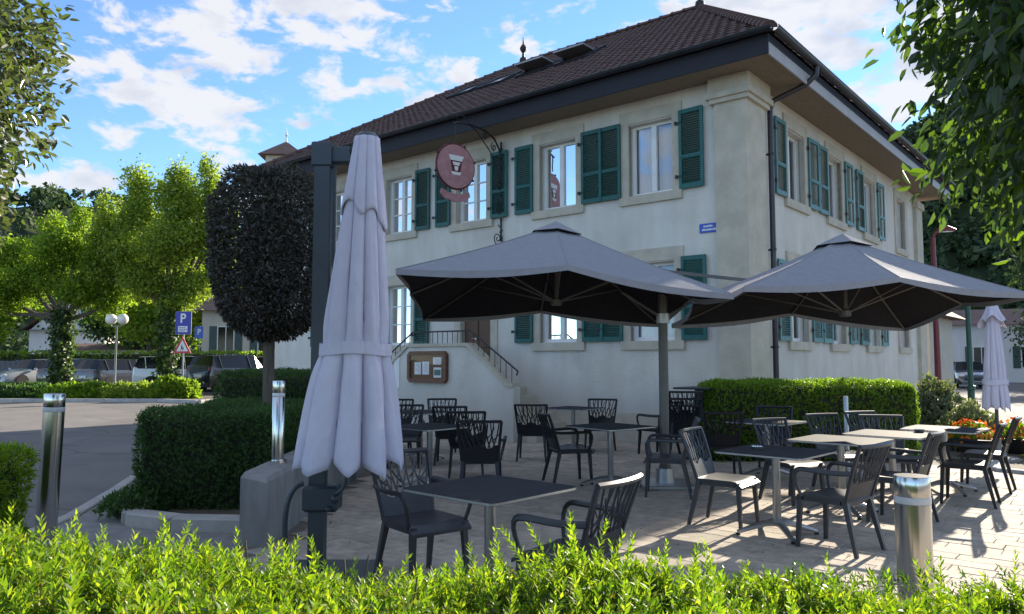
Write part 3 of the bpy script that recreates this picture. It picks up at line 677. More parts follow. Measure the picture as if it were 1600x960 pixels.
# menu case on the stair wall
mc = empty('menu_case', bl(-1.605, 6.28, 1.42), TH, 'brown wooden menu display case with pages on the stair wall', 'menu board')
def oct_ring(w, h, c, b):
    def o(w, h, c): return [(-w, -h+c), (-w+c, -h), (w-c, -h), (w, -h+c), (w, h-c), (w-c, h), (-w+c, h), (-w, h-c)]
    return o(w, h, c), o(w-b, h-b, max(.01, c-b*.4))
o1, o2 = oct_ring(.575, .33, .07, .075)
m = MB(); vs = [(0, x, z) for x, z in o1]+[(-.09, x, z) for x, z in o1]+[(-.09, x, z) for x, z in o2]+[(-.03, x, z) for x, z in o2]; fs = []
for i in range(8):
    j = (i+1) % 8
    for q in range(3): fs.append((q*8+i, q*8+j, (q+1)*8+j, (q+1)*8+i))
m.add(vs, fs).build('frame', M['wood'], mc)
MB().add([(-.03, x, z) for x, z in o2], [tuple(range(8))]).build('backing', mat('cork', (.16, .085, .04), .9, .2, 20), mc)
for y0, y1, z0, z1, mm in ((.20, .40, -.16, .10, 'paper'), (-.04, .16, -.16, .11, 'paper'), (-.40, -.16, .05, .20, 'paper'), (-.40, -.18, -.22, -.01, 'paper')):
    pg = MB().box(-.036, -.032, y0, y1, z0, z1).build('page', M[mm], mc)
    q = z1-.04
    while q > z0+.03:
        MB().box(-.0375, -.0362, y0+.03, y1-.03-random.random()*.08, q-.006, q).build('text_line', M['grey_metal'], pg); q -= .024
MB().box(-.0376, -.0365, -.385, -.195, -.17, -.06).build('photo', mat('photo_green', (.06, .16, .13), .6, .3, 12), mc)
MB().add([(-.08, x, z) for x, z in o2], [tuple(range(8))]).build('glazing', glass_mat('case_glass', (.95, .95, .95), .02, 1.2), mc)

# blue street plaque
pq = empty('street_plaque', bl(-.004, .66, 3.96), TH, 'small blue enamel street name plaque beside the corner pilaster', 'sign')
MB().box(-.02, 0, -.20, .20, -.085, .085, .004).build('plate', M['blue'], pq)
m = MB()
for z0, z1, y, e in ((.015, .05, .12, -.05), (-.05, -.012, .15, -.13)):
    while y > e:
        wd = random.choice((.012, .018, .022, .026)); m.box(-.023, -.0205, y-wd, y, z0, z1-random.choice((0, 0, .006))); y -= wd+.008
m.build('lettering', M['white'], pq)

# hanging inn sign on its wrought iron bracket
br = empty('sign_bracket', bl(0, 5.62, 4.2), TH, 'black wrought iron bracket with scrolls holding the round red sign', 'bracket')
def spiral(c, r, turns, a0, n=40, plane='rz', s=1):
    P = []
    for i in range(n+1):
        f = i/n; a = a0+s*f*turns*2*math.pi; q = r*(1-f*.88)
        P.append((c[0]+q*math.cos(a), 0, c[1]+q*math.sin(a)))
    return P
b = MB(); b.tube([(-.05, 0, .0), (-.05, 0, 2.25)], .022, 8)
for z in (.25, 1.2, 2.1): b.tube([(-.05, 0, z), (.0, 0, z)], .016, 6)
b.build('upright', M['iron'], br, smooth=True)
b = MB(); arm = [(-.05, 0, 1.75), (-.10, 0, 2.05), (-.28, 0, 2.27), (-.6, 0, 2.38), (-1.0, 0, 2.40), (-1.45, 0, 2.36), (-1.58, 0, 2.30)]
b.tube(arm, .022, 8); b.tube([(-.05, 0, 1.2), (-.16, 0, 1.55), (-.42, 0, 1.95), (-.85, 0, 2.3), (-1.1, 0, 2.4)], .015, 6)
b.tube([(-1.1, 0, 2.4), (-1.2, 0, 2.52), (-1.4, 0, 2.55), (-1.5, 0, 2.48), (-1.45, 0, 2.42)], .012, 6)
b.build('arm', M['iron'], br, smooth=True)
for c, r_, tn, a0, sg in (((-.16, .05), .17, 1.9, R(70), -1), ((-.2, 1.75), .15, 1.6, R(-60), 1), ((-.30, 2.08), .10, 1.5, R(100), 1), ((-.62, 2.26), .09, 1.6, R(80), -1), ((-.17, .75), .11, 1.6, R(90), -1), ((-.15, 1.25), .10, 1.5, R(-90), 1)):
    MB().tube(spiral(c, r_, tn, a0, s=sg), .012, 6).build('scroll', M['iron'], br, smooth=True)
b = MB(); random.seed(3)
for i in range(14):
    z = .3+i*.14; b.tube([(-.05, 0, z), (-.05-.05, .03*(-1)**i, z+.05), (-.05-.02, .05*(-1)**i, z+.10)], [.01, .014, .004], 5)
b.build('leafwork', M['iron'], br, smooth=True)
sg = empty('hanging_sign', bl(-1.52, 5.62, 5.60), TH+R(-12), 'round red hanging inn sign with white emblem and lower red scroll', 'sign')
m = MB(); n = 40
m.tube([(.0, 0, .92), (.0, 0, .55)], .014, 6); m.build('hanger', M['iron'], sg)
m = MB().lathe([(.001, -.03), (.46, -.03), (.46, .03), (.001, .03)], n); m.xf(Matrix.Rotation(R(90), 4, 'X')); disc = m.build('disc', M['sign_red'], sg)
m = MB().tube([(.475*math.cos(2*math.pi*i/n), 0, .475*math.sin(2*math.pi*i/n)) for i in range(n+1)], .022, 6); m.build('rim', M['sign_dark'], sg, smooth=True)
for i in range(8):
    a = 2*math.pi*i/8+.3; MB().sphere((.51*math.cos(a), 0, .51*math.sin(a)), .028, 8, 6).build('stud', M['iron'], sg, smooth=True)
# raised rays and the white emblem (both faces)
em = MB(); rd = MB(); dk = MB()
for y in (-.034, .034):
    dy = -.004 if y < 0 else .004
    def flat(poly, m, k=1): m.prism(poly, 0, abs(dy)*k); 
    for poly, mm, k in (([(-.19, .21), (.19, .21), (.145, .10), (-.145, .10)], em, 1), ([(-.14, .095), (.14, .095), (.10, -.13), (-.10, -.13)], dk, 1), ([(-.10, .07), (.10, .07), (.07, -.0), (-.07, -.0)], em, 2), ([(-.05, -.02), (.05, -.02), (.035, -.11), (-.035, -.11)], em, 2), ([(-.13, -.14), (.13, -.14), (.09, -.2), (-.09, -.2)], em, 1)):
        t_ = MB().prism(poly, 0, .004*k)
        mm.add([(x, y+(z if y > 0 else -z), yy+.02) for x, yy, z in t_.v], t_.f)
em.build('emblem', M['white'], sg); dk.build('emblem_field', M['sign_dark'], sg)
m = MB()
poly = [(-.34, -.50), (-.2, -.56), (0, -.585), (.2, -.56), (.34, -.50), (.37, -.60), (.25, -.70), (0, -.75), (-.25, -.70), (-.37, -.60)]
t_ = MB().prism(poly, -.02, .02); m.add([(x, z, y) for x, y, z in t_.v], t_.f); m.build('scroll_board', M['sign_red'], sg)
for x in (-.22, .22): MB().tube([(x, 0, -.42), (x, 0, -.58)], .012, 6).build('link', M['iron'], sg)

# ------------------------------------------------------------------ chairs and tables
def bez(p, q, r, n=6): return [tuple((1-t)**2*p[k]+2*t*(1-t)*q[k]+t*t*r[k] for k in range(3)) for t in [i/n for i in range(n+1)]]
def make_chair(arms, mt):
    root = empty('patio_armchair' if arms else 'patio_chair')
    # seat: dished slab with a waterfall front; faces +y
    n = 8; vs = []; fs = []
    for lay in (0, 1):
        for i in range(n+1):
            for j in range(n+1):
                u = i/n*2-1; v = j/n
                wd = .225+.015*v; x = u*wd; y = -.21+.45*v
                z = .445-.018*(1-u*u)*math.sin(math.pi*min(1, v*1.05))-(.05*max(0, v-.82)/.18*max(0, v-.82)/.18)-.022*lay
                vs.append((x, y, z))
    k = (n+1)**2
    for i in range(n):
        for j in range(n):
            a = i*(n+1)+j; fs += [(a, a+n+1, a+n+2, a+1), (k+a, k+a+1, k+a+n+2, k+a+n+1)]
    for i in range(n):
        for a, b in (((i)*(n+1), (i+1)*(n+1)), ((i)*(n+1)+n, (i+1)*(n+1)+n), (i, i+1), (n*(n+1)+i, n*(n+1)+i+1)): fs.append((a, b, b+k, a+k))
    m = MB().add(vs, fs); m.box(-.20, .20, .16, .20, .39, .425).box(-.20, .20, -.2, -.16, .38, .42).box(-.215, -.185, -.16, .16, .385, .42).box(.185, .215, -.16, .16, .385, .42)
    m.build('seat', mt, root, smooth=True)
    # back: curved in plan and leaning; frame, solid lower part, branching openwork above
    def bp(u, h, off=0):      # u -1..1, h 0..1 up the back
        wd = .205+.045*h; y = -.205-.12*h-.03*h*h-.035*(1-u*u)*(.4+.6*h)+off
        return (u*wd, y, .42+.45*h)
    bk = MB()
    def strip(pts, w, th):
        for a, b in zip(pts, pts[1:]): bk.bar(a, b, w, th, (0, 1, .3))
    NS = 7
    for s in (-1, 1): bk.tube([bp(s, i/NS) for i in range(NS+1)], .019, 6, flat=.8)
    bk.tube([bp(-1+2*i/10, 1) for i in range(11)], .021, 6, flat=.8)
    bk.tube([bp(-1+2*i/10, .0) for i in range(11)], .016, 6)
    vs = []; fs = []; n = 10; mm = 3
    for lay in (0, .014):
        for i in range(n+1):
            for j in range(mm+1):
                h = j/mm*(.36+.05*math.cos(i*1.3)); vs.append(bp(-1+2*i/n, h, lay))
    k = (n+1)*(mm+1)
    for i in range(n):
        for j in range(mm):
            a = i*(mm+1)+j; fs += [(a, a+mm+1, a+mm+2, a+1), (k+a, k+a+1, k+a+mm+2, k+a+mm+1)]
        a = i*(mm+1)+mm; fs.append((a, a+mm+1, a+mm+1+k, a+k))
    bk.add(vs, fs)
    rr = random.Random(5)
    def br_(u0, h0, u1, h1, w=.017):
        q = []
        for i in range(5):
            f = i/4; q.append(bp(u0+(u1-u0)*f+.05*math.sin(f*math.pi)*(1 if u1 > u0 else -1), h0+(h1-h0)*f))
        bk.tube(q, [w*.62, w*.58, w*.52, w*.5, w*.5], 5, flat=.7)
    for u0, u1 in ((-.75, -.93), (-.7, -.42), (-.45, -.78), (-.3, -.22), (-.22, -.55), (-.1, .12), (.08, -.28), (.22, .38), (.3, .02), (.45, .66), (.52, .28), (.7, .9), (.78, .52)):
        br_(u0, .34, u1, .98)
    for u0, h0, u1, h1 in ((-.62, .55, -.95, .78), (-.3, .6, -.6, .82), (.12, .62, -.12, .9), (.4, .58, .7, .85), (.6, .5, .95, .7), (-.05, .5, .3, .72), (-.85, .45, -.5, .65)): br_(u0, h0, u1, h1, .013)
    bk.build('backrest', mt, root, smooth=True)
    for s in (-1, 1):
        top = .43
        MB().bar((s*.205, .19, top), (s*.225, .215, 0), .042, .042, (0, 1, 0), .028, .028).build('leg', mt, root)
        MB().bar((s*.19, -.19, top), (s*.225, -.29, 0), .044, .044, (0, 1, 0), .028, .028).build('leg', mt, root)
    if arms:
        for s in (-1, 1):
            b0 = bp(s, .52)
            pts = bez((s*.228, .17, .42), (s*.285, .255, .66), (s*.28, .12, .655), 7)+bez((s*.278, .02, .652), (s*.275, -.15, .64), (b0[0]+s*.01, b0[1], b0[2]), 5)
            MB().tube(pts, [.020]*4+[.023]*(len(pts)-4), 7, flat=.75).build('armrest', mt, root, smooth=True)
    return root
def facing(dx, dy): return math.atan2(dy, dx)-math.pi/2
CH = [  # x, y, facing, arms, grey?, label, group
 (-.62, 5.50, (.62, -.78), 1, 1, 'dark grey resin armchair in front beside the closed lilac parasol', None),
 (.33, 4.62, (-.80, .60), 1, 1, 'nearest dark armchair behind the front hedge with its back turned', None),
 (-.36, 9.00, (.02, 1), 1, 0, 'black armchair seen from behind, front of the row before the stair wall', None),
 (-.62, 10.55, (-.05, 1), 1, 0, 'black chair second in the row of backs leading to the stair wall', None),
 (-.92, 11.75, (.0, 1), 1, 0, 'black chair third in the row of backs leading to the stair wall', None),
 (-1.20, 13.3, (.1, -1), 0, 0, 'farthest black chair of the row directly below the menu case', None),
 (-1.58, 11.4, (.05, -1), 1, 0, 'black chair half hidden beside the closed parasol, at the shaded table', None),
 (-1.95, 13.1, (.05, -1), 0, 0, 'black chair almost wholly hidden behind the hem of the closed parasol', None),
 (.74, 9.95, (.96, .25), 1, 0, 'black armchair left of the shaded square table under the parasol', None),
 (.33, 12.2, (.12, 1), 0, 0, 'black armless chair standing alone right of the entrance steps', None),
 (1.50, 13.2, (-.25, -.97), 0, 0, 'black chair at the table close to the inn front wall', None),
 (1.78, 9.02, (-.97, .22), 1, 1, 'armchair facing left right in front of the parasol mast', None),
 (2.42, 12.9, (-.6, .8), 1, 0, 'black chair mostly hidden behind the parasol mast', None),
 (2.04, 7.40, (.80, -.60), 0, 1, 'armless chair left of the near sunlit table, back to the left', None),
 (2.70, 6.52, (-.63, .78), 1, 1, 'nearest sunlit armchair, at the right of the near sunlit table', None),
 (3.12, 8.62, (.42, -.90), 0, 1, 'armless chair behind the near sunlit table with pale lit frame', None),
 (3.74, 7.55, (-.75, .66), 1, 1, 'sunlit armchair just behind the steel bollard, seat bright', None),
 (4.02, 9.40, (.35, -.94), 0, 1, 'armless chair in front of the slim post before the clipped hedge', None),
 (4.70, 9.85, (.35, -.94), 0, 1, 'armless chair standing before the bright end of the clipped hedge', None),
 (4.97, 8.52, (-.80, .60), 1, 0, 'black armchair at the outer edge of the patio throwing a latticed shadow', None),
 (5.72, 9.42, (-.78, .62), 0, 0, 'black chair farthest right, below the far closed parasol', None),
 (2.80, 10.45, (.1, 1), 0, 0, 'black chair with latticed back facing the dark side of the hedge', None),
 (3.75, 11.05, (-.3, -.95), 0, 0, 'black chair close against the shaded hedge behind its table', None),
 (4.45, 9.15, (-.2, -.98), 0, 1, 'armless chair tucked in behind the middle sunlit table', None),
]
P_ = {(a, g): None for a in (0, 1) for g in (0, 1)}
def place_chair(x, y, f, arms, g, label, group, z=0):
    if P_[(arms, g)] is None:
        P_[(arms, g)] = make_chair(arms, M['resin_grey'] if g else M['resin']); o = P_[(arms, g)]
    else: o = copy_tree(P_[(arms, g)])
    o.location = (x, y, z+.002); o.rotation_euler = (0, 0, facing(*f)); tag(o, label, 'chair', group or 'openwork resin chairs on the patio')
    return o
for c in CH: place_chair(*c)
for i, s in enumerate(('bottom chair of the dark stack right of the parasol mast', 'middle chair of the dark stack right of the parasol mast', 'topmost chair of the dark stack right of the parasol mast')):
    place_chair(2.62+.012*i, 12.0-.03*i, (.1, 1), 0, 0, s, None, z=.105*i)
def make_table():
    root = empty('patio_table'); w, c = .405, .05
    poly = []
    for cx, cy, a0 in ((w-c, w-c, 0), (-w+c, w-c, 90), (-w+c, -w+c, 180), (w-c, -w+c, 270)):
        poly += [(cx+c*math.cos(R(a0+i*22.5)), cy+c*math.sin(R(a0+i*22.5))) for i in range(5)]
    tp = MB().prism(poly, .722, .742).build('table_top', M['table_top'], root)
    m = MB(); n = len(poly)
    m.add([(x*1.004, y*1.004, .724) for x, y in poly]+[(x*1.004, y*1.004, .739) for x, y in poly], [(i, (i+1) % n, (i+1) % n+n, i+n) for i in range(n)]).build('edge_band', M['alu'], tp)
    MB().lathe([(.03, .09), (.036, .1), (.036, .69), (.05, .70), (.05, .705)], 16).box(-.16, .16, -.16, .16, .705, .7215).build('column', M['alu'], root, smooth=True)
    for k in range(4):
        a = R(45+90*k); d = Vector((math.cos(a), math.sin(a), 0))
        pts = [d*.02+Vector((0, 0, .105)), d*.12+Vector((0, 0, .10)), d*.24+Vector((0, 0, .065)), d*.36+Vector((0, 0, .028))]
        f = MB().tube(pts, [.036, .033, .028, .022], 8, flat=.7).build('foot', M['alu'], root, smooth=True)
        MB().lathe([(.02, 0), (.02, .02)], 10, tuple(d*.355)).build('glide', M['black'], f)
    return root
TB = [(-.14, 4.98, 48, 'dark square pedestal table in front beside the closed lilac parasol'),
      (-1.02, 9.6, 50, 'shaded pedestal table among the black chairs before the stair wall'),
      (-1.45, 12.3, 50, 'far shaded table partly hidden behind black chairs below the menu case'),
      (1.22, 9.62, 40, 'shaded square pedestal table under the left parasol canopy'),
      (1.05, 13.3, 50, 'dark table close to the inn front wall right of the steps'),
      (2.37, 6.98, 47, 'nearest sunlit pedestal table between two grey chairs'),
      (3.38, 7.98, 47, 'middle sunlit table behind the nearest sunlit one'),
      (4.22, 8.62, 47, 'third sunlit table in the row, before the slim post'),
      (5.16, 9.25, 47, 'farthest sunlit table beside the flower bed'),
      (3.40, 10.35, 47, 'half shaded table standing against the dark side of the hedge')]
tp0 = None
for x, y, a, lb in TB:
    o = tp0 = make_table() if tp0 is None else tp0
    if o.get('label'): o = copy_tree(tp0)
    o.location = (x, y, .001); o.rotation_euler = (0, 0, R(a)); tag(o, lb, 'table', 'square pedestal tables on the patio')
bt = empty('bar_table', (3.02, 12.35, 0), R(50), 'tall dark bar table at the end of the clipped hedge', 'table')
MB().box(-.36, .36, -.3, .3, 1.10, 1.13, .006).build('table_top', M['resin'], bt)
MB().box(-.07, .07, -.07, .07, .03, 1.10).build('column', M['resin'], bt); MB().box(-.27, .27, -.27, .27, 0, .03, .008).build('base', M['resin'], bt)
# small vase of cutlery / ashtray seen on tables
for x, y, z, lb in ((2.22, 7.02, .743, 'small steel ashtray on the nearest sunlit table'), (4.6, 8.75, .743, 'small steel ashtray on the third sunlit table')):
    o = MB().lathe([(.0, .002), (.05, .002), (.055, .035), (.05, .035), (.045, .008), (.001, .008)], 16, cap=False).build('ashtray', M['steel'], loc=(x, y, z), smooth=True); tag(o, lb, 'ashtray')

# ------------------------------------------------------------------ open twin parasol
tw = empty('twin_parasol', (1.90, 9.66, 0), 0, 'open grey double parasol with two canopies on one grey mast', 'parasol')
def loc(p): return Vector(p)-Vector((1.90, 9.66, 0))
MB().lathe([(.075, 0), (.075, .25), (.06, .26), (.06, 2.62), (.07, 2.63), (.07, 2.70)], 16).build('mast', M['mast_grey'], tw, smooth=True)
MB().box(-.32, .32, -.32, .32, 0, .05, .01).lathe([(.12, .05), (.11, .22), (.09, .22)], 16).build('base', M['alu'], tw)
def canopy(ring, apex, hubz):
    """ring: 8 points, corner/mid alternating"""
    ring = [loc(p) for p in ring]; ap = loc(apex); K = 9; J = 8
    def pt(i, f, g):
        a, b = ring[i], ring[(i+1) % 8]
        e = a.lerp(b, g); p = ap.lerp(e, f)
        sag = math.sin(math.pi*g)*f; p.z -= .045*sag*(1-.4*f); p.z -= .03*math.sin(math.pi*f)   # cloth sags between the ribs
        c = (ap-p); c.z = 0
        return p+c*.035*sag*f
    f0 = .13
    def sheet(off):
        m = MB()
        for i in range(8):
            b = len(m.v); vs = []
            for k in range(K+1):
                f = f0+(1-f0)*k/K
                for j in range(J+1): q = pt(i, f, j/J); vs.append((q.x, q.y, q.z-off))
            m.add(vs, [(k*(J+1)+j, k*(J+1)+j+1, (k+1)*(J+1)+j+1, (k+1)*(J+1)+j) for k in range(K) for j in range(J)])
        return m
    cv = sheet(0).build('canopy', M['fabric'], tw, smooth=20)
    sheet(.012).build('shaded_underside', M['shaded_underside'], cv, smooth=20)  # extra dark sheet below the cloth, carrying the underside's shade in its colour
    hem = MB()
    for i in range(8):
        vs = []
        for j in range(J+1):
            q = pt(i, 1, j/J); g = j/J
            vs += [(q.x, q.y, q.z+.004), (q.x, q.y, q.z-.05-.02*math.sin(math.pi*g))]
        hem.add(vs, [(2*j, 2*j+2, 2*j+3, 2*j+1) for j in range(J)])
    hem.build('hem', M['fabric'], cv, smooth='all')
    v = MB(); vs = [(ap.x, ap.y, ap.z+.055)]
    rg = [pt(i, .17, 0) for i in range(8)]
    vs += [(q.x, q.y, q.z+.032+(.02 if i % 2 else 0)) for i, q in enumerate(rg)]; v.add(vs, [(0, 1+i, 1+(i+1) % 8) for i in range(8)])
    v.build('vent_cap', M['fabric'], cv)
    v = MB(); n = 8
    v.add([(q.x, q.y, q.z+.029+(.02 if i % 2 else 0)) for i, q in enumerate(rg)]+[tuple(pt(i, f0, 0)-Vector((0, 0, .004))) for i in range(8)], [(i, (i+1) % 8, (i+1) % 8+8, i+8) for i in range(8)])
    v.build('vent_mesh', M['shaded_underside'], cv)
    h = Vector((ap.x, ap.y, hubz))
    MB().lathe([(.05, -.04), (.07, -.03), (.07, .03), (.03, .05), (.03, ap.z-hubz-.05)], 12, tuple(h)).build('hub', M['mast_grey'], cv, smooth=True)
    for i in range(8):
        pts = [pt(i, f, 0)-Vector((0, 0, .035)) for f in (.05, .3, .55, .8, .985)]
        MB().tube(pts, .014, 6).build('rib', M['mast_grey'], cv)
        MB().tube([pt(i, f0+(1-f0)*q_/8, 0)+Vector((0, 0, .003)) for q_ in range(9)], .007, 5, flat=.5).build('seam', M['fabric'], cv)
        e = pt(i, .56, 0)-Vector((0, 0, .045)); MB().tube([h, e], .011, 6).build('strut', M['mast_grey'], cv)
    return ap
C1 = [(-1.15, 7.55, 2.45), (.56, 7.62, 2.50), (2.25, 7.76, 2.22), (2.20, 9.35, 2.33), (2.10, 10.8, 2.07), (.40, 10.7, 2.26), (-1.24, 10.6, 2.14), (-1.23, 9.2, 2.38)]
C2 = [(2.36, 7.78, 2.30), (4.15, 8.18, 2.44), (5.85, 8.6, 2.30), (5.6, 9.5, 2.28), (5.35, 10.45, 2.0), (3.75, 10.3, 2.20), (2.12, 10.2, 2.03), (2.22, 9.4, 2.30)]
a1 = canopy(C1, (.54, 9.3, 3.20), 2.26); a2 = canopy(C2, (4.02, 9.25, 3.04), 2.12)
for a, e in ((a1, Vector((-.55, -.12, 2.55))), (a2, Vector((1.05, -.05, 2.56)))):
    MB().bar((0, 0, 2.68), e, .032, .04).build('arm', M['mast_grey'], tw)
    q = Vector((0, 0, 2.08)); d = Vector((a.x, a.y, 0)).normalized()
    MB().tube([q, q+d*.55+Vector((0, 0, .32))], .018, 8).build('brace', M['mast_grey'], tw)
MB().lathe([(.085, -.06), (.085, .06)], 14, (0, 0, 2.08)).build('collar', M['alu'], tw)

# ------------------------------------------------------------------ closed parasols
def closed_canopy(name, mt, parent, z_top, z_bot, r_top, r_tie, z_tie, r_bot, lean, seed, cape=None, flare=1.0):
    rr = random.Random(seed); n = 180; L_ = 50; lobes = 9
    cr = [(i+rr.uniform(-.22, .22))/lobes for i in range(lobes)]; am = [rr.uniform(.7, 1.3) for _ in range(lobes)]; ph = [rr.uniform(-.5, .5) for _ in range(lobes)]
    def lobe(a):
        x = (a/(2*math.pi)-cr[0]) % 1+cr[0]
        for i in range(lobes):
            lo = cr[i]; hi = cr[i+1] if i+1 < lobes else cr[0]+1
            if lo <= x <= hi: return i, (x-lo)/(hi-lo), hi-lo
        return 0, .5, 1/lobes
    def rad(a, z):
        f = min(1, max(0, (z_top-z)/(z_top-z_bot)))
        if z > z_tie:
            g = max(0, z_top-z)/(z_top-z_tie); base = r_top+(r_tie-r_top)*g**.95
        else:
            g = (z_tie-z)/(z_tie-z_bot); base = r_tie+(r_bot-r_tie)*(max(0, g)**.8)
        i, fr, wd = lobe(a+.05*math.sin(z*2.1+1))
        pinch = math.exp(-((z-z_tie)/.07)**2); base *= 1-.10*math.exp(-((z-z_tie)/.12)**2)
        # a panel lapped over the next: flat cloth with one sharp, deep crease
        crease = math.exp(-fr/.13)+.5*math.exp(-(1-fr)/.22)
        flat = 1-.5*(1-math.cos((fr-.5)*wd*2*math.pi))*.8
        amp = (.22+.38*f)*am[i]*(1-.75*pinch)
        soft = .05*am[i]*math.sin(math.pi*fr*2+ph[i]*4+z*1.3)*f*(1-pinch)
        fine = .010*math.sin(a*23+z*5+ph[i]*9)*(.4+f)
        return base*(flat-amp*crease*.75+soft+fine), i
    m = MB(); vs = []
    for k in range(L_+1):
        for j in range(n):
            a = 2*math.pi*j/n; f = k/L_
            i, fr, wd = lobe(a)
            zb = z_bot+.085*(abs(fr-.6)*1.8)*am[i]+.05*ph[i]-.02
            z = z_top+(zb-z_top)*f; q, _ = rad(a, max(z, z_bot))
            tw_ = .18*f; vs.append((q*math.cos(a+tw_)+lean[0]*f, q*math.sin(a+tw_)+lean[1]*f, z))
    m.add(vs, [(k*n+j, k*n+(j+1) % n, (k+1)*n+(j+1) % n, (k+1)*n+j) for k in range(L_) for j in range(n)])
    cv = m.build(name, mt, parent, smooth='all')
    sm = cv.modifiers.new('hem', 'SOLIDIFY'); sm.thickness = .006
    t = MB(); vs = []; tz = z_tie; fl = (z_top-tz)/(z_top-z_bot)
    for zz in (tz-.04, tz+.04):
        for j in range(n):
            a = 2*math.pi*j/n; q, _ = rad(a, zz); q = q*.25+r_tie*.92*.75+.022; vs.append((q*math.cos(a+.18*fl)+lean[0]*fl, q*math.sin(a+.18*fl)+lean[1]*fl, zz+.008*math.sin(a*3)))
    t.add(vs, [(j, (j+1) % n, (j+1) % n+n, j+n) for j in range(n)]); t.build('tie_band', mt, cv, smooth='all')
    if cape:
        zc, rc_ = cape; t = MB(); vs = []; kk = 14
        for k in range(kk+1):
            for j in range(n):
                a = 2*math.pi*j/n; f = k/kk; zb = zc+.05*abs(math.sin(a*2.5+.5))-.09*math.sin(a+.6)+.02*math.sin(a*5)
                z = z_top+.01+(zb-z_top)*f; fg = (z_top-z)/(z_top-z_bot); q, _ = rad(a, z); q = q+.010+rc_*f*f*(.8+.3*math.cos(a*5))
                vs.append((q*math.cos(a+.18*fg)+lean[0]*fg, q*math.sin(a+.18*fg)+lean[1]*fg, z))
        t.add(vs, [(k*n+j, k*n+(j+1) % n, (k+1)*n+(j+1) % n, (k+1)*n+j) for k in range(kk) for j in range(n)])
        cp = t.build('vent_flap', mt, cv, smooth='all'); sm = cp.modifiers.new('hem', 'SOLIDIFY'); sm.thickness = .005
    return cv
fp = empty('cantilever_parasol', (-1.37, 5.50, 0), 0, 'closed lilac-grey side-post parasol tied with a band in front', 'parasol')
MB().box(-.055, .055, -.05, .05, 0, 3.0, .012).build('post', M['mast'], fp)
MB().box(-.075, .07, -.062, .062, 2.95, 3.13, .01).build('head', M['mast'], fp)
MB().bar((.078, .01, 3.0), (.085, .01, 1.2), .022, .03, (0, 1, 0)).build('strut', M['mast'], fp)
MB().box(.071, .20, -.04, .04, 2.98, 3.10, .01).tube([(.19, -.03, 3.05), (.19, .03, 3.05)], .04, 10).build('bracket', M['mast'], fp)
MB().tube([(.19, 0, 3.05), (.30, -.16, 3.13), (.36, -.26, 3.10)], .022, 8).build('arm', M['mast'], fp, smooth=True)
cv = closed_canopy('canopy', M['fabric_lilac'], fp, 3.07, .82, .074, .24, 1.63, .39, (-.09, .02), 4, cape=(2.46, .012))
cv.location = (.37, -.30, 0)
MB().lathe([(.062, 0), (.078, .01), (.082, .025), (.055, .055), (.015, .065)], 20, (.37, -.30, 3.06)).build('crown', M['mast'], fp, smooth=True)
MB().tube([(.30, -.28, .74), (.30, -.28, 1.5)], .024, 10).build('inner_pole', M['mast'], fp)
g = MB().box(-.085, .16, -.10, .06, .50, .68, .02).build('crank_box', M['mast'], fp)
MB().tube(bez((-.08, -.08, .70), (-.19, -.10, .68), (-.20, -.10, .45), 8)+[(-.20, -.10, .30), (-.17, -.10, .20), (-.12, -.10, .22)], .019, 8).build('crank_handle', M['mast'], fp, smooth=True)
MB().tube(bez((.13, -.09, .62), (.24, -.12, .66), (.22, -.10, .80), 6)+[(.21, -.09, .95)], .014, 8).sphere((.15, -.12, .60), .035, 10, 7).sphere((.10, -.12, .53), .02, 8, 6).build('crank_knob', M['mast'], fp, smooth=True)
MB().box(-.4, .4, -.4, .4, 0, .06, .01).build('base_plate', M['mast'], fp)
rp = empty('closed_parasol', (7.52, 12.0, 0), 0, 'closed lilac parasol standing at the far right above the black chair', 'parasol')
cv = closed_canopy('canopy', M['fabric_lilac'], rp, 2.50, .80, .05, .17, 1.22, .20, (0, 0), 9, cape=(2.08, .10))
MB().lathe([(.025, 0), (.025, 2.5), (.03, 2.56), (.005, 2.6)], 10).build('pole', M['mast'], rp, smooth=True)
MB().lathe([(.28, 0), (.28, .06), (.05, .09), (.045, .35)], 20).build('base', M['concrete'], rp)

# ------------------------------------------------------------------ steel bollard lights and posts
def bollard(x, y, z, h, r, label, lean=0):
    o = empty('steel_bollard', (x, y, z), 0, label, 'bollard', 'brushed steel bollard lights'); o.rotation_euler = (0, lean, 0)
    c0, c1 = h-.155, h-.115
    MB().lathe([(r*.98, 0), (r, .005), (r, c0), (r*.96, c0+.003)], 32).build('body', M['steel'], o, smooth=True)
    MB().lathe([(r*1.0, c0+.003), (r*1.02, c0+.006), (r*1.02, c1-.003), (r*.98, c1)], 32).build('lens', M['lamp_clear'], o, smooth=True)
    MB().lathe([(r*.98, c1), (r, c1+.003), (r, h-.006), (r*.96, h)], 32).build('cap', M['steel'], o, smooth=True)
    MB().lathe([(r*1.5, -.01), (r*1.5, .012), (r*1.02, .014)], 24).build('flange', M['steel'], o)
bollard(2.27, 4.42, 0, .90, .095, 'wide steel bollard light at the right rising behind the front hedge')
bollard(-3.95, 6.62, 0, 1.27, .083, 'tall slim steel bollard light at the left before the road', R(1.5))
bollard(-2.22, 7.35, .60, .76, .058, 'thin steel bollard light standing on the low concrete wall')
o = empty('slim_post', (4.62, 10.7, 0), 0, 'slim pale grey post in front of the clipped hedge', 'post')
MB().lathe([(.032, 0), (.032, 1.05), (.028, 1.06)], 14).build('tube', M['alu'], o, smooth=True); MB().lathe([(.075, 0), (.075, .012)], 14).build('flange', M['alu'], o)

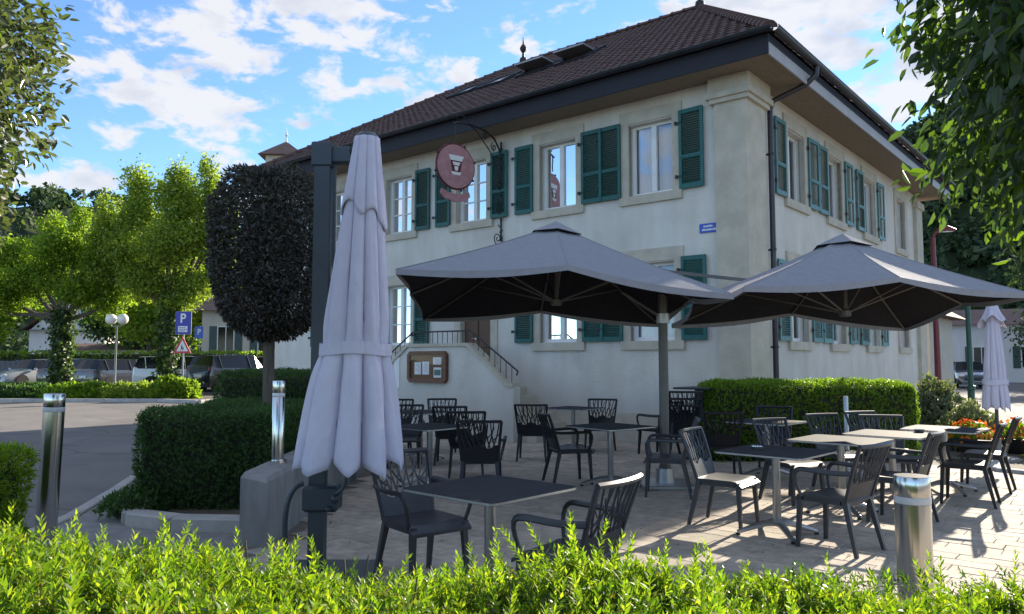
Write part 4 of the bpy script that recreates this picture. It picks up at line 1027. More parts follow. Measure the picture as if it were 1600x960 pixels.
# ------------------------------------------------------------------ vegetation
def shoots(P, D, n_leaf, length, ll, lw, spread=.75):
    """leafy shoots: base P, direction D; narrow leaves spiral up each one"""
    n = len(P); D = unit(D); X = unit(np.cross(D, np.tile([.3, .9, .2], (n, 1)))); Y = np.cross(D, X)
    f = (np.arange(n_leaf)+.5)/n_leaf
    ang = np.arange(n_leaf)*2.4+rng.uniform(0, 6.28, (n, 1)); L_ = np.asarray(length).reshape(-1, 1)
    base = P[:, None, :]+D[:, None, :]*(L_*f[None])[..., None]
    rad = np.cos(ang)[..., None]*X[:, None]+np.sin(ang)[..., None]*Y[:, None]
    up = .45+.75*f[None, :, None]
    dirs = unit(rad*spread+D[:, None]*up+rng.normal(0, .15, (n, n_leaf, 3)))
    nr = unit(D[:, None]-rad*.6+rng.normal(0, .3, (n, n_leaf, 3)))
    sz = (1-.45*f[None]**2)*rng.uniform(.75, 1.2, (n, n_leaf))
    return leaves(base.reshape(-1, 3), dirs.reshape(-1, 3), nr.reshape(-1, 3), (ll*sz).ravel(), (lw*sz).ravel(), .12)
def lump(x, y, s=1.0): return .5*np.sin(x*2.3*s+1.1*np.sin(y*1.7*s))+.3*np.sin(y*3.1*s+x*1.3)+.2*np.sin(x*6.1*s+y*4.7)
# front hedge: long row of fine-leaved shoots
fh = empty('front_hedge', (0, 2.0, 0), 0, 'bright yellow-green fine-leaved hedge across the very front', 'hedge')
def front_hedge():
    n = 19000; x = rng.uniform(-2.6, 2.5, n); y = rng.uniform(1.30, 2.62, n)
    zt = .85-.05*x+.065*lump(x, y, 1.6)+.03*lump(x*3.1, y*3.3, 1)-.10*np.clip((y-2.45)/.17, 0, 1)
    dep = rng.exponential(.05, n); z = zt-dep
    D = np.stack([rng.normal(0, .5, n), rng.normal(0, .5, n)+.25*np.clip((y-2.3)/.3, 0, 1), np.ones(n)], 1)
    L_ = rng.uniform(.05, .11, n)
    tall = rng.random(n) < .035; L_[tall] = rng.uniform(.11, .23, tall.sum()); D[tall, :2] *= .6
    keep = (lump(x*5.3+2, y*5.7, 1)+rng.normal(0, .3, n)) > -.42           # gaps between the bushes
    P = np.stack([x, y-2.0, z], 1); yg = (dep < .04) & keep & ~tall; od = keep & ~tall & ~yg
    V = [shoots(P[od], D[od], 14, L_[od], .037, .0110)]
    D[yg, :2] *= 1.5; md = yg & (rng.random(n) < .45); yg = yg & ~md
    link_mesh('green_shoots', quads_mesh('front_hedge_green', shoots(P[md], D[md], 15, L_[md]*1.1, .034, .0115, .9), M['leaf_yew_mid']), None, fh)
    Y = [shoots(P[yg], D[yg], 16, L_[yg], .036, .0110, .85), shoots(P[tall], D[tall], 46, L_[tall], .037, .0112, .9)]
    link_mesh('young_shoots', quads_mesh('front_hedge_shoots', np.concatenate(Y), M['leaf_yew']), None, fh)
    # rear face of the hedge, towards the patio
    n = 3500; x = rng.uniform(-2.6, 2.5, n); z = rng.uniform(.15, .82, n)
    P = np.stack([x, np.full(n, .60)+rng.normal(0, .03, n), z], 1); D = np.stack([rng.normal(0, .3, n), np.full(n, .9), rng.uniform(.2, 1, n)], 1)
    V.append(shoots(P, D, 14, rng.uniform(.05, .09, n), .027, .0078))
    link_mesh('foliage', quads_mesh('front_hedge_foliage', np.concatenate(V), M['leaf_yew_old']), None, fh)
    m = MB()
    for i in range(260):
        x = random.uniform(-2.5, 2.4); y = random.uniform(-.6, .55); b = Vector((x, y, random.uniform(0, .3))); e = Vector((x+random.uniform(-.15, .15), y+random.uniform(-.1, .1), random.uniform(.80, .93)-.05*x))
        m.tube([b, b.lerp(e, .5)+Vector((random.uniform(-.04, .04), random.uniform(-.04, .04), 0)), e], [.008, .006, .003], 4, cap=False)
    m.build('twigs', M['bark'], fh)
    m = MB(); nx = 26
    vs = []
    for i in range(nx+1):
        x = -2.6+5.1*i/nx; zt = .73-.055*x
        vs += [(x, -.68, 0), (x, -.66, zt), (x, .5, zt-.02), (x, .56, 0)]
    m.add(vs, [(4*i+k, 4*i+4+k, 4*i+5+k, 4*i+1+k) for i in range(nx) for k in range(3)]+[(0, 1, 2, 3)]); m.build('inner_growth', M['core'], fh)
front_hedge()
def box_hedge(name, label, x0, x1, y0, y1, h, n, mt, ll=.035, lw=.02, rot=0, shoot=True, round_=.1, cat='hedge', wob=.04):
    cx, cy = (x0+x1)/2, (y0+y1)/2; w, d = x1-x0, y1-y0
    o = empty(name, (cx, cy, 0), rot, label, cat)
    A = np.array([w*d, w*h, w*h, d*h, d*h]); A = A/A.sum(); fc = rng.choice(5, n, p=A); a = rng.uniform(-.5, .5, n); b = rng.uniform(-.5, .5, n); c = rng.uniform(0, 1, n)
    P = np.zeros((n, 3)); Nn = np.zeros((n, 3))
    P[:, 0] = np.where(fc < 3, a*w, np.where(fc == 3, -w/2, w/2)); P[:, 1] = np.where(fc == 0, b*d, np.where(fc == 1, -d/2, np.where(fc == 2, d/2, a*d))); P[:, 2] = np.where(fc == 0, h, c*h)
    Nn[fc == 0] = (0, 0, 1); Nn[fc == 1] = (0, -1, 0); Nn[fc == 2] = (0, 1, 0); Nn[fc == 3] = (-1, 0, 0); Nn[fc == 4] = (1, 0, 0)
    # round the top edges and end corners
    Q = P.copy(); hw, hd = w/2-round_, d/2-round_; inner = np.stack([np.clip(Q[:, 0], -hw, hw), np.clip(Q[:, 1], -hd, hd), np.minimum(Q[:, 2], h-round_)], 1)
    dv = Q-inner; ln = np.linalg.norm(dv, axis=1, keepdims=True); Q = inner+dv/np.maximum(ln, 1e-6)*np.minimum(ln, round_); Nn = unit(Nn*.5+unit(dv))
    Q += Nn*(wob*lump(Q[:, 0]*1.5+Q[:, 2], Q[:, 1]*1.5+Q[:, 2]*2, 1.6)[:, None]-rng.exponential(.025, n)[:, None])
    D = Nn*.7+np.array([0, 0, .55])+rng.normal(0, .45, (n, 3))
    V = shoots(Q, D, 7, rng.uniform(.03, .07, n), ll, lw, .8) if shoot else leaves(Q, D, Nn+rng.normal(0, .5, (n, 3)), ll*rng.uniform(.7, 1.3, n), lw*rng.uniform(.7, 1.3, n))
    link_mesh('foliage', quads_mesh(name, V, mt), None, o)
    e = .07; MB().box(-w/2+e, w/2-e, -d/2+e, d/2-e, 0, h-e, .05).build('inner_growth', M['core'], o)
    return o
box_hedge('clipped_hedge', 'dark clipped box hedge in the bed left of the concrete wall', -3.85, -2.42, 7.85, 10.6, 1.0, 17000, M['leaf_box_dark'], .03, .016)
box_hedge('clipped_hedge', 'higher dark clipped hedge behind the trunk of the clipped dark tree', -4.2, -2.6, 10.9, 13.2, 1.36, 11000, M['leaf_box_dark'], .032, .017)
box_hedge('corner_hedge', 'sunlit clipped hedge at the left edge before the road', -5.2, -3.5, 4.5, 5.7, .90, 11000, M['leaf_yew'], .034, .014)
box_hedge('patio_hedge', 'clipped hedge right of the patio, top bright yellow-green in the sun', 3.05, 6.35, 11.95, 12.95, 1.20, 13000, M['leaf_box'], .034, .018, round_=.22)

def tube_tree(name, P0, pts_list, mt, parent):
    m = MB()
    for pts, rs in pts_list: m.tube(pts, rs, 8)
    return m.build(name, mt, parent, smooth=True)
def clipped_tree(x, y):
    o = empty('clipped_tree', (x, y, 0), 0, 'dark clipped box-headed tree on a bare straight trunk beside the parasol', 'tree')
    z0, z1, hw = 1.84, 3.94, .665; zc = (z0+z1)/2; hz = (z1-z0)/2; n = 30000
    d = rdir(n); p = 3.2; s = (np.abs(d[:, 0])**p+np.abs(d[:, 1])**p+np.abs(d[:, 2])**p)**(-1/p)
    Q = d*s[:, None]; 
    tp = 1.0+.07*Q[:, 2]; rad = 1+.055*lump(Q[:, 0]*3+Q[:, 2]*2, Q[:, 1]*3+Q[:, 2]*2.4, 1)-rng.exponential(.075, n)
    P = np.stack([Q[:, 0]*hw*tp*rad, Q[:, 1]*hw*tp*rad, zc+Q[:, 2]*hz*np.minimum(rad, 1.05)], 1)
    Nn = unit(Q*np.array([1, 1, .6]))
    V = leaves(P, Nn*.5+rng.normal(0, .6, (n, 3))+np.array([0, 0, -.15]), Nn+rng.normal(0, .5, (n, 3)), rng.uniform(.04, .085, n), rng.uniform(.018, .032, n))
    link_mesh('crown', quads_mesh('clipped_crown', V, M['leaf_topiary']), None, o)
    br = [([(0, 0, 0), (.01, 0, 1.0), (-.005, .01, 1.95)], [.085, .075, .07])]
    for i in range(9):
        a = i*2.4; br.append(([(0, .01, 1.85), (.25*math.cos(a), .25*math.sin(a), 2.3+.05*i), (.5*math.cos(a), .5*math.sin(a), 2.6+.12*i)], [.05, .03, .01]))
    tube_tree('trunk', None, br, M['bark'], o)
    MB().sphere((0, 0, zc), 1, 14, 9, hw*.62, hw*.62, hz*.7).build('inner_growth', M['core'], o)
clipped_tree(-3.02, 9.55)

def near_tree(name, label, x, y, z0, z1, hw, n, ll, lw, mt, seed, droop, edge_bias):
    """head of a clipped tree close to the camera; trunk and limbs carry the leaf sprays"""
    o = empty(name, (x, y, 0), 0, label, 'tree'); zc = (z0+z1)/2; hz = (z1-z0)/2
    d = rdir(n); p = 3.2; s = (np.abs(d[:, 0])**p+np.abs(d[:, 1])**p+np.abs(d[:, 2])**p)**(-1/p); Q = d*s[:, None]
    depth = rng.beta(1.0, edge_bias, n)*.85
    rad = (1+.11*lump(Q[:, 0]*3.3+Q[:, 2]*2.2, Q[:, 1]*3.1+Q[:, 2]*3, 1.2))*(1-depth)
    C_ = np.stack([Q[:, 0]*hw*rad, Q[:, 1]*hw*rad, zc+Q[:, 2]*hz*rad], 1)
    k = 5; C_ = np.repeat(C_, k, 0)+rng.normal(0, ll*.55, (n*k, 3)); Nn = np.repeat(unit(Q), k, 0)
    D = Nn*.55+rng.normal(0, .6, (n*k, 3))+np.array([0, 0, -droop])
    V = big_leaves(C_, D, Nn*.6+np.array([0, 0, .5])+rng.normal(0, .5, (n*k, 3)), ll*rng.uniform(.6, 1.25, n*k), lw*rng.uniform(.7, 1.2, n*k))
    link_mesh('crown', quads_mesh(name, V, mt), None, o)
    r_ = random.Random(seed); br = [([(0, 0, 0), (.01, 0, .9), (0, .01, z0+.25)], [.085, .078, .07])]
    for i in range(60):
        a = r_.uniform(0, 6.28); h = r_.uniform(-.9, .9); q = math.sqrt(max(.05, 1-h*h*.5))
        e = Vector((hw*.93*q*math.cos(a), hw*.93*q*math.sin(a), zc+hz*h)); b = Vector((0, 0, z0+.1+r_.random()*hz))
        mid = b.lerp(e, .5)+Vector((r_.uniform(-.08, .08), r_.uniform(-.08, .08), .05))
        br.append(([b, mid, e], [.018, .011, .003]))
    tube_tree('trunk', None, br, M['bark'], o)
near_tree('standard_tree', 'grey-green leafy tree head filling the top left corner', -2.73, 2.55, 1.84, 3.7, .86, 15000, .046, .021, M['leaf_left'], 4, .15, 2.6)
near_tree('standard_tree', 'dark glossy-leaved tree head hanging into the top right corner', 2.07, 1.95, 1.86, 3.4, .83, 8200, .062, .028, M['leaf_right'], 8, .75, 1.5)

def broad_tree(name, label, x, y, blobs, trunk_h, tr, n, mt, ls, ivy=True, seed=1, group=None):
    o = empty(name, (x, y, 0), 0, label, 'tree', group); r_ = random.Random(seed); V = []
    tot = sum(b[3]*b[3] for b in blobs)
    for (bx, by, bz, rx, rz) in blobs:
        k = int(n*rx*rx/tot); d = rdir(k); q = rng.random(k)**.42; sub = rng.normal(0, .13, (k, 3))
        # leaves gather in sprays: snap to a few dozen spray centres per clump
        ns = max(10, int(rx*22)); sc = rdir(ns)*(rng.random((ns, 1))**.4); idx = rng.integers(0, ns, k); mixf = rng.uniform(.0, .8, (k, 1))
        dd = sc[idx]*(1-mixf)+(d*q[:, None])*mixf+sub
        P = np.array([bx, by, bz])+dd*np.array([rx, rx, rz])
        D = rdir(k)+np.array([0, 0, -.25]); V.append(leaves(P, D, rdir(k)+np.array([0, 0, .7]), ls*rng.uniform(.6, 1.3, k), ls*.62*rng.uniform(.6, 1.2, k), .15))
    link_mesh('crown', quads_mesh(name, np.concatenate(V), mt), None, o)
    br = [([(0, 0, -.1), (.05, 0, trunk_h*.5), (-.05, .1, trunk_h)], [tr*1.25, tr, tr*.85])]
    for (bx, by, bz, rx, rz) in blobs:
        b = Vector((0, .05, trunk_h*r_.uniform(.8, 1.0))); e = Vector((bx, by, bz)); mid = b.lerp(e, .5)+Vector((0, 0, -.2))
        br.append(([b, mid, e, e+Vector((r_.uniform(-.3, .3)*rx, r_.uniform(-.3, .3)*rx, rz*.6))], [tr*.55, tr*.36, tr*.18, .02]))
    tk = tube_tree('trunk', None, br, M['bark'], o)
    if ivy:
        k = 2000; a = rng.uniform(0, 6.28, k); z = rng.uniform(0, trunk_h*1.05, k)**1.0; rr = tr*(1.3-.3*z/trunk_h)+rng.exponential(.10, k)*(1+.6*np.sin(z*2.3+a*2))
        P = np.stack([rr*np.cos(a), rr*np.sin(a), z], 1); Nn = np.stack([np.cos(a), np.sin(a), np.zeros(k)], 1)
        link_mesh('ivy', quads_mesh('ivy', leaves(P, Nn*.4+rng.normal(0, .5, (k, 3))-np.array([0, 0, .4]), Nn, rng.uniform(.12, .22, k), rng.uniform(.1, .18, k)), M['leaf_ivy']), None, tk)
    return o
T2 = [(-1.1, 0, 5.2, 1.25, .95), (1.0, .2, 4.9, 1.1, .8), (-2.2, .2, 6.4, 1.1, .9), (.1, -.4, 6.6, 1.4, 1.1), (1.6, 0, 6.9, 1.0, 1.0), (-1.5, .1, 7.8, 1.05, 1.1), (.6, .2, 8.3, 1.05, 1.1), (1.7, .1, 8.5, .62, 1.3),
      (-2.75, .2, 7.8, .6, 1.1), (-1.35, 0, 9.2, .75, 1.3), (.45, .1, 9.3, .7, 1.2), (1.6, 0, 9.5, .55, 1.3), (2.3, .2, 7.8, .5, .8), (-.35, .1, 8.9, .5, .9), (-3.0, .1, 7.0, .55, .7), (.3, .1, 4.1, .9, .55), (2.2, 0, 5.7, .75, .6), (-2.9, 0, 5.4, .7, .55)]
broad_tree('street_tree', 'tall airy light green tree beside the parking sign', -15.0, 33.5, [(a*1.05, b, c, d*1.18, e*1.12) for a, b, c, d, e in T2], 4.2, .22, 60000, M['leaf_tree2'], .15, seed=2, group='street trees by the car park')
T1 = [(-2.6, 0, 4.4, 1.2, .8), (-1.1, 0, 5.3, 1.35, .95), (.9, 0, 4.8, 1.2, .85), (2.0, .2, 4.3, .8, .65), (-.1, 0, 6.5, 1.25, .85), (1.3, .1, 6.2, 1.0, .9), (-2.3, 0, 6.3, .95, .75), (-3.6, 0, 5.3, .9, .85), (-.8, .2, 7.5, .6, .8), (.5, .1, 7.7, .5, .9), (-3.9, 0, 4.0, .85, .7), (2.4, 0, 5.4, .6, .6)]
broad_tree('street_tree', 'broad ivy-trunked light green tree at the left before the silver car', -19.9, 34.0, [(a*1.05, b, c, d*1.18, e*1.15) for a, b, c, d, e in T1], 3.6, .22, 52000, M['leaf_tree'], .15, seed=5, group='street trees by the car park')
T3 = [(0, 0, 3.8, 1.7, 1.3), (-1.4, 0, 4.6, 1.4, 1.2), (1.2, 0, 4.7, 1.4, 1.1), (0, 0, 5.8, 1.5, 1.2)]
broad_tree('garden_tree', 'bushy mid-green tree behind the left edge street tree', -31.5, 45, [(a*1.4, b, c*1.05, d*1.5, e*1.3) for a, b, c, d, e in T3], 2.6, .25, 9000, M['leaf_tree'], .3, False, 7)
broad_tree('garden_tree', 'bushy green tree behind the globe lamp', -24.5, 52, [(a*1.6, b, c*1.1, d*1.6, e*1.3) for a, b, c, d, e in T3], 2.8, .25, 10000, M['leaf_tree'], .3, False, 8)
broad_tree('garden_tree', 'dark leafy tree behind the parking sign between the street trees', -25.5, 60, [(a*2.2, b, c*1.3, d*2.0, e*1.7) for a, b, c, d, e in T3], 3, .3, 12000, M['leaf_box'], .4, False, 12)
broad_tree('garden_tree', 'dark leafy tree right of the low pale garage', -30.5, 64, [(a*2.2, b, c*1.1, d*2.0, e*1.7) for a, b, c, d, e in T3], 3, .3, 12000, M['leaf_box_dark'], .4, False, 14)
broad_tree('garden_tree', 'dark leafy tree left of the white gabled house', -52, 62, [(a*2.2, b, c*1.3, d*2.0, e*1.7) for a, b, c, d, e in T3], 3, .3, 12000, M['leaf_ivy'], .4, False, 13)
broad_tree('garden_tree', 'dark green conifer-like tree right of the far white house', 33.5, 47, [(0, 0, 3, 2.6, 2.2), (1.5, 0, 5.5, 2.4, 2.0), (-.8, 0, 7, 2.0, 2.0), (3.5, 0, 4, 2.3, 2.0), (6, 0, 5.5, 2.6, 2.6)], 2.5, .25, 16000, M['leaf_far'], .3, False, 9)
def bush(name, label, x, y, z, rx, ry, rz, n, mt, ll, cat='shrub', group=None):
    o = empty(name, (x, y, z), 0, label, cat, group); d = rdir(n); d[:, 2] = np.abs(d[:, 2])
    q = (1+.18*lump(d[:, 0]*3+x, d[:, 1]*3+d[:, 2]*2+y, 1.1))*(1-rng.exponential(.09, n)); P = d*q[:, None]*np.array([rx, ry, rz])
    D = d*.6+np.array([0, 0, .4])+rng.normal(0, .5, (n, 3))
    link_mesh('foliage', quads_mesh(name, leaves(P, D, d+rng.normal(0, .5, (n, 3)), ll*rng.uniform(.6, 1.3, n), ll*.5*rng.uniform(.7, 1.2, n)), mt), None, o)
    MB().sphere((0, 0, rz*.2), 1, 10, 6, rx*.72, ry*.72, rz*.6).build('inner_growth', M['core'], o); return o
for x, y, rx, rz, mt, lb in ((-20.6, 32.2, 2.2, .50, 'leaf_box_dark', 'dark green shrub at the foot of the ivy-trunked tree'), (-24.5, 32.0, 2.4, .50, 'leaf_box', 'low green shrub at the left end of the planted island'), (-17.4, 31.5, 1.7, .54, 'leaf_box', 'sunlit yellow-green shrub below the globe lamp'), (-15.3, 31.3, 1.5, .54, 'leaf_tree2', 'yellowish shrub between globe lamp and parking sign'), (-13.5, 30.7, 1.05, .78, 'leaf_tree', 'rounded light shrub at the foot of the parking sign')):
    bush('island_shrub', lb, x, y, .05, rx, rx*.6, rz, 4200, M[mt], .17, group='shrubs on the planted island')
bush('bed_shrub', 'grey-green leafy shrub at the corner of the flower bed', 8.55, 15.6, 0, .55, .5, 1.15, 2600, M['leaf_grey'], .11)
bush('bed_shrub', 'pale silver shrub in the flower bed beside the patio hedge', 8.05, 13.6, 0, .50, .45, .75, 2200, M['leaf_grey'], .09)
bush('bed_shrub', 'low green plants spilling over the bed kerb under the green pole', 8.9, 12.2, 0, .7, .5, .30, 2200, M['leaf_box'], .07)
bush('bed_shrub', 'low yellow-green ground plants at the far right of the bed', 9.5, 11.2, 0, .7, .5, .25, 2000, M['leaf_grey'], .06)
bush('kerb_weeds', 'small dark plants at the rounded end of the left bed', -3.75, 7.75, .05, .32, .28, .22, 900, M['leaf_box_dark'], .06)
for x, y, lb in ((7.55, 12.75, 'dark bowl of orange flowers at the hedge end'), (8.35, 12.85, 'small pot of orange flowers next to the green pole')):
    o = empty('flower_pot', (x, y, .02), 0, lb, 'flower pot')
    MB().lathe([(.14, 0), (.24, .24), (.26, .25), (.22, .25), (.20, .2), (.001, .2)], 18, cap=False).build('pot', M['black'], o, smooth=True)
    k = 500; d = rdir(k); d[:, 2] = np.abs(d[:, 2]); P = d*np.array([.30, .30, .26])*rng.uniform(.5, 1, (k, 1))+np.array([0, 0, .24])
    link_mesh('leaves', quads_mesh('pot_leaves', leaves(P, d+rng.normal(0, .5, (k, 3)), d, rng.uniform(.06, .1, k), rng.uniform(.03, .05, k)), M['leaf_box']), None, o)
    k = 160; d = rdir(k); d[:, 2] = np.abs(d[:, 2]); P = d*np.array([.33, .33, .32])+np.array([0, 0, .24])
    link_mesh('flowers', quads_mesh('pot_flowers', leaves(P, rdir(k), d, rng.uniform(.05, .08, k), rng.uniform(.05, .07, k)), M['flower']), None, o)
box_hedge('garden_hedge', 'long sunlit garden hedge behind the parked white cars', -34, -12.5, 44.2, 45.2, 2.0, 7000, M['leaf_tree'], .16, .1, shoot=False, wob=.1)
box_hedge('garden_hedge', 'sunlit hedge at the far right beyond the closed parasol', 27.5, 33, 38, 39.5, 2.2, 6000, M['leaf_tree'], .17, .1, shoot=False, wob=.15)

# ------------------------------------------------------------------ street furniture
o = empty('globe_lamp', (-17.0, 33.0, 0), 0, 'park lamp with two milky globes on a thin pole', 'street lamp')
MB().lathe([(.06, 0), (.045, .8), (.04, 3.0), (.05, 3.02)], 12).build('pole', M['grey_metal'], o, smooth=True)
MB().tube([(-.26, 0, 3.12), (-.2, 0, 3.03), (.2, 0, 3.03), (.26, 0, 3.12)], .022, 8).build('crossarm', M['grey_metal'], o)
for s in (-1, 1): MB().sphere((s*.25, 0, 3.33), .235, 18, 12).build('globe', M['globe'], o, smooth=True)
def text_mesh(txt, size, mt, parent, loc_, rot, name='letter'):
    cu = bpy.data.curves.new('t', 'FONT'); cu.body = txt; cu.size = size; cu.align_x = 'CENTER'; cu.align_y = 'CENTER'; cu.extrude = .004; cu.offset = size*.02
    ob = bpy.data.objects.new('t', cu); COL.objects.link(ob); dg = bpy.context.evaluated_depsgraph_get(); me = bpy.data.meshes.new_from_object(ob.evaluated_get(dg))
    bpy.data.objects.remove(ob); me.materials.clear(); return link_mesh(name, me, mt, parent, loc_, rot)
o = empty('parking_sign', (-13.25, 31.0, 0), R(-12), 'blue parking sign above a red triangle warning sign on one post', 'sign')
MB().lathe([(.035, 0), (.035, 3.55)], 10).build('post', M['grey_metal'], o, smooth=True)
pl = MB().box(-.35, .35, -.07, -.05, 2.62, 3.52, .008).build('plate', M['sign_blue'], o); MB().box(-.365, .365, -.05, -.035, 2.605, 3.535).build('border', M['grey_metal'], o)
text_mesh('P', .52, M['white'], pl, (0, -.075, 3.24), (R(90), 0, 0))
MB().box(-.21, .21, -.077, -.0705, 2.70, 2.94).build('text_field', M['white'], pl)
m = MB()
for i, z in enumerate((2.885, 2.815, 2.745)):
    x = -.17
    while x < .13: wd = random.uniform(.03, .07); m.box(x, x+wd, -.080, -.0775, z-.02, z+.015); x += wd+.02
m.build('small_print', M['sign_blue'], pl)
def tri(r_, z): return [(r_*math.sin(R(a)), z+r_*math.cos(R(a))) for a in (0, 120, 240)]
def tri_plate(r_, z, y0, y1): 
    t_ = MB().prism(tri(r_, z), y0, y1); return MB().add([(x, zz, y) for x, y, zz in t_.v], t_.f)
tp_ = tri_plate(.46, 2.08, -.07, -.05).build('warning_plate', M['red'], o); tri_plate(.30, 2.08, -.075, -.0705).build('field', M['paper'], tp_)
MB().sphere((-.02, -.078, 2.15), .03, 8, 6, 1, .2, 1).box(-.05, .01, -.079, -.0755, 2.03, 2.12).box(.03, .07, -.079, -.0755, 2.0, 2.09).bar((-.03, -.077, 2.04), (-.07, -.077, 1.95), .02, .004, (0, 1, 0)).bar((-.01, -.077, 2.04), (.03, -.077, 1.95), .02, .004, (0, 1, 0)).build('pictogram', M['black'], tp_)
o = empty('parking_sign', (-18.3, 45, 0), R(-15), 'small distant blue parking sign before the beige annex', 'sign')
MB().lathe([(.03, 0), (.03, 3.6)], 8).build('post', M['grey_metal'], o); pl = MB().box(-.3, .3, -.06, -.04, 2.85, 3.55, .006).build('plate', M['blue'], o)
text_mesh('P', .45, M['white'], pl, (0, -.064, 3.22), (R(90), 0, 0))
o = empty('red_street_lamp', (11.0, 19.9, 0), 0, 'dark red street lamp with curved hood beyond the inn corner', 'street lamp')
MB().lathe([(.09, 0), (.08, 1.0), (.06, 4.3), (.055, 4.75)], 12).build('pole', M['lamp_red'], o, smooth=True)
MB().tube([(0, 0, 4.7), (.03, -.01, 4.84), (.12, -.04, 4.93), (.25, -.08, 4.96)], .04, 8).build('arm', M['lamp_red'], o, smooth=True)
m = MB(); m.tube([(.08, -.03, 4.90), (.18, -.06, 4.97), (.34, -.11, 4.99), (.52, -.17, 4.93)], [.05, .085, .095, .04], 10, flat=.5); m.build('hood', M['lamp_red'], o, smooth=True)
MB().tube([(.14, -.05, 4.915), (.3, -.1, 4.925), (.46, -.15, 4.915)], [.035, .06, .03], 10, flat=.4).build('lens', M['globe'], o, smooth=True)
o = empty('green_pole', (10.05, 16.9, 0), 0, 'dark green metal pole standing by the flower bed', 'pole')
MB().lathe([(.075, 0), (.07, .5), (.07, .9), (.09, .92), (.09, 1.0), (.055, 1.02), (.05, 2.9), (.0, 2.95)], 12).build('tube', M['green_pole'], o, smooth=True)

# ------------------------------------------------------------------ cars
def make_car(name, label, x, y, yaw, paint, L=4.3, Wd=1.78, Hh=1.48, style='hatch', group=None):
    """nose towards local +x"""
    o = empty(name, (x, y, .142 if x < 0 else 0), yaw, label, 'car', group); h = Hh; hw = Wd/2
    a = L/2
    # stations: x, belt z, roof z (=belt where no cabin), half width, roof half width
    hood = h*.60; tail = {'hatch': h*.66, 'suv': h*.70, 'sedan': h*.64}[style]
    rear_r = {'hatch': -a+.42, 'suv': -a+.28, 'sedan': -a+1.05}[style]
    rear_b = {'hatch': -a+.12, 'suv': -a+.08, 'sedan': -a+.55}[style]
    st_ = [(-a, tail*.80, tail*.80, hw*.82, hw*.7), (-a+.05, tail*.95, tail*.95, hw*.92, hw*.75), (rear_b, tail, tail+.02, hw*.97, hw*.78),
           (rear_r, h*.645, h*.97, hw, hw*.70), (-.35, h*.635, h, hw, hw*.72), (.35, h*.625, h*.985, hw, hw*.71), (a-1.45, h*.615, h*.66, hw, hw*.80),
           (a-1.25, hood, hood+.02, hw*.99, hw*.78), (a-.45, hood*.93, hood*.94, hw*.96, hw*.72), (a-.08, hood*.78, hood*.79, hw*.86, hw*.66), (a, hood*.55, hood*.56, hw*.74, hw*.55)]
    rows = []
    for (sx, zb, zr, w, rw) in st_:
        z0 = .20
        rows.append([(sx, -w*.88, z0), (sx, -w*.99, z0+.16), (sx, -w, zb*.72), (sx, -w*.955, zb), (sx, -rw, zr), (sx, -rw*.45, zr+.022), (sx, rw*.45, zr+.022), (sx, rw, zr), (sx, w*.955, zb), (sx, w, zb*.72), (sx, w*.99, z0+.16), (sx, w*.88, z0)])
    body = MB(); gl = MB(); n = 12
    vs = [p for r_ in rows for p in r_]; body.v = vs[:]; gl.v = vs[:]
    for i in range(len(rows)-1):
        for j in range(n-1):
            f = (i*n+j, i*n+j+1, (i+1)*n+j+1, (i+1)*n+j); isg = (j in (3, 7) and 2 <= i <= 5) or (j in (4, 5, 6) and i in (2, 5))
            (gl if isg else body).f.append(f)
    body.f += [tuple(range(n-1, -1, -1)), tuple((len(rows)-1)*n+j for j in range(n))]+[(i*n, (i+1)*n, (i+1)*n+n-1, i*n+n-1) for i in range(len(rows)-1)]
    bo = body.build('body', paint, o, smooth=32); gl.build('windows', M['car_glass'], o)
    for sx in (-.05, rear_r+.30 if style != 'sedan' else rear_r+.2):
        for s in (-1, 1):
            MB().bar((sx, s*hw*.975, h*.63), (sx-.06, s*hw*.735, h*.965), .07, .03, (1, 0, 0)).build('pillar', paint, o)
    wr = .33 if style != 'suv' else .37
    for wx in (-a+.82, a-.86):
        for s in (-1, 1):
            m = MB().lathe([(wr*.55, -.11), (wr*.93, -.11), (wr, -.07), (wr, .07), (wr*.93, .11), (wr*.55, .11)], 20); m.xf(Matrix.Translation((wx, s*(hw-.10), wr)) @ Matrix.Rotation(R(90), 4, 'X'))
            w_ = m.build('wheel', M['tyre'], o, smooth=True)
            m = MB().lathe([(.001, .085), (.08, .10), (wr*.5, .085), (wr*.62, .105)], 14, cap=False); m.xf(Matrix.Translation((wx, s*(hw-.10), wr)) @ Matrix.Rotation(R(-90 if s > 0 else 90), 4, 'X')); m.build('rim', M['alu'], w_, smooth=True)
            ar = MB().lathe([(wr*1.0, .0), (wr*1.16, .004), (wr*1.16, -.1)], 20, cap=False); ar.xf(Matrix.Translation((wx, s*(hw*.985), wr)) @ Matrix.Rotation(R(-90 if s > 0 else 90), 4, 'X')); ar.build('wheel_arch', M['black'], bo)
    for s in (-1, 1):
        MB().sphere((a-.16, s*hw*.66, hood*.77), .2, 10, 7, .8, .9, .38).build('headlight', M['lamp_clear'], o, smooth=True)
        MB().sphere((-a+.10, s*hw*.76, tail*.84), .17, 10, 7, .55, .75, .9 if style == 'suv' else .6).build('tail_light', M['tail'], o, smooth=True)
        MB().sphere((a-1.5, s*(hw+.07), h*.66), .1, 8, 6, .6, 1, .7).build('mirror', paint, o, smooth=True)
    MB().box(a-.03, a+.025, -.5, .5, .42, .60, .01).build('grille', M['black'], o); MB().box(-a-.03, -a+.01, -.26, .26, tail*.58, tail*.58+.12).build('number_plate', M['paper'], o)
    MB().box(-a-.02, -a+.1, -hw*.8, hw*.8, .22, .42, .02).build('rear_bumper', M['black'], o)
    return o
def paint(n, c): return mat(n, c, .25, .03, 3, spec=.6, coat=.8)
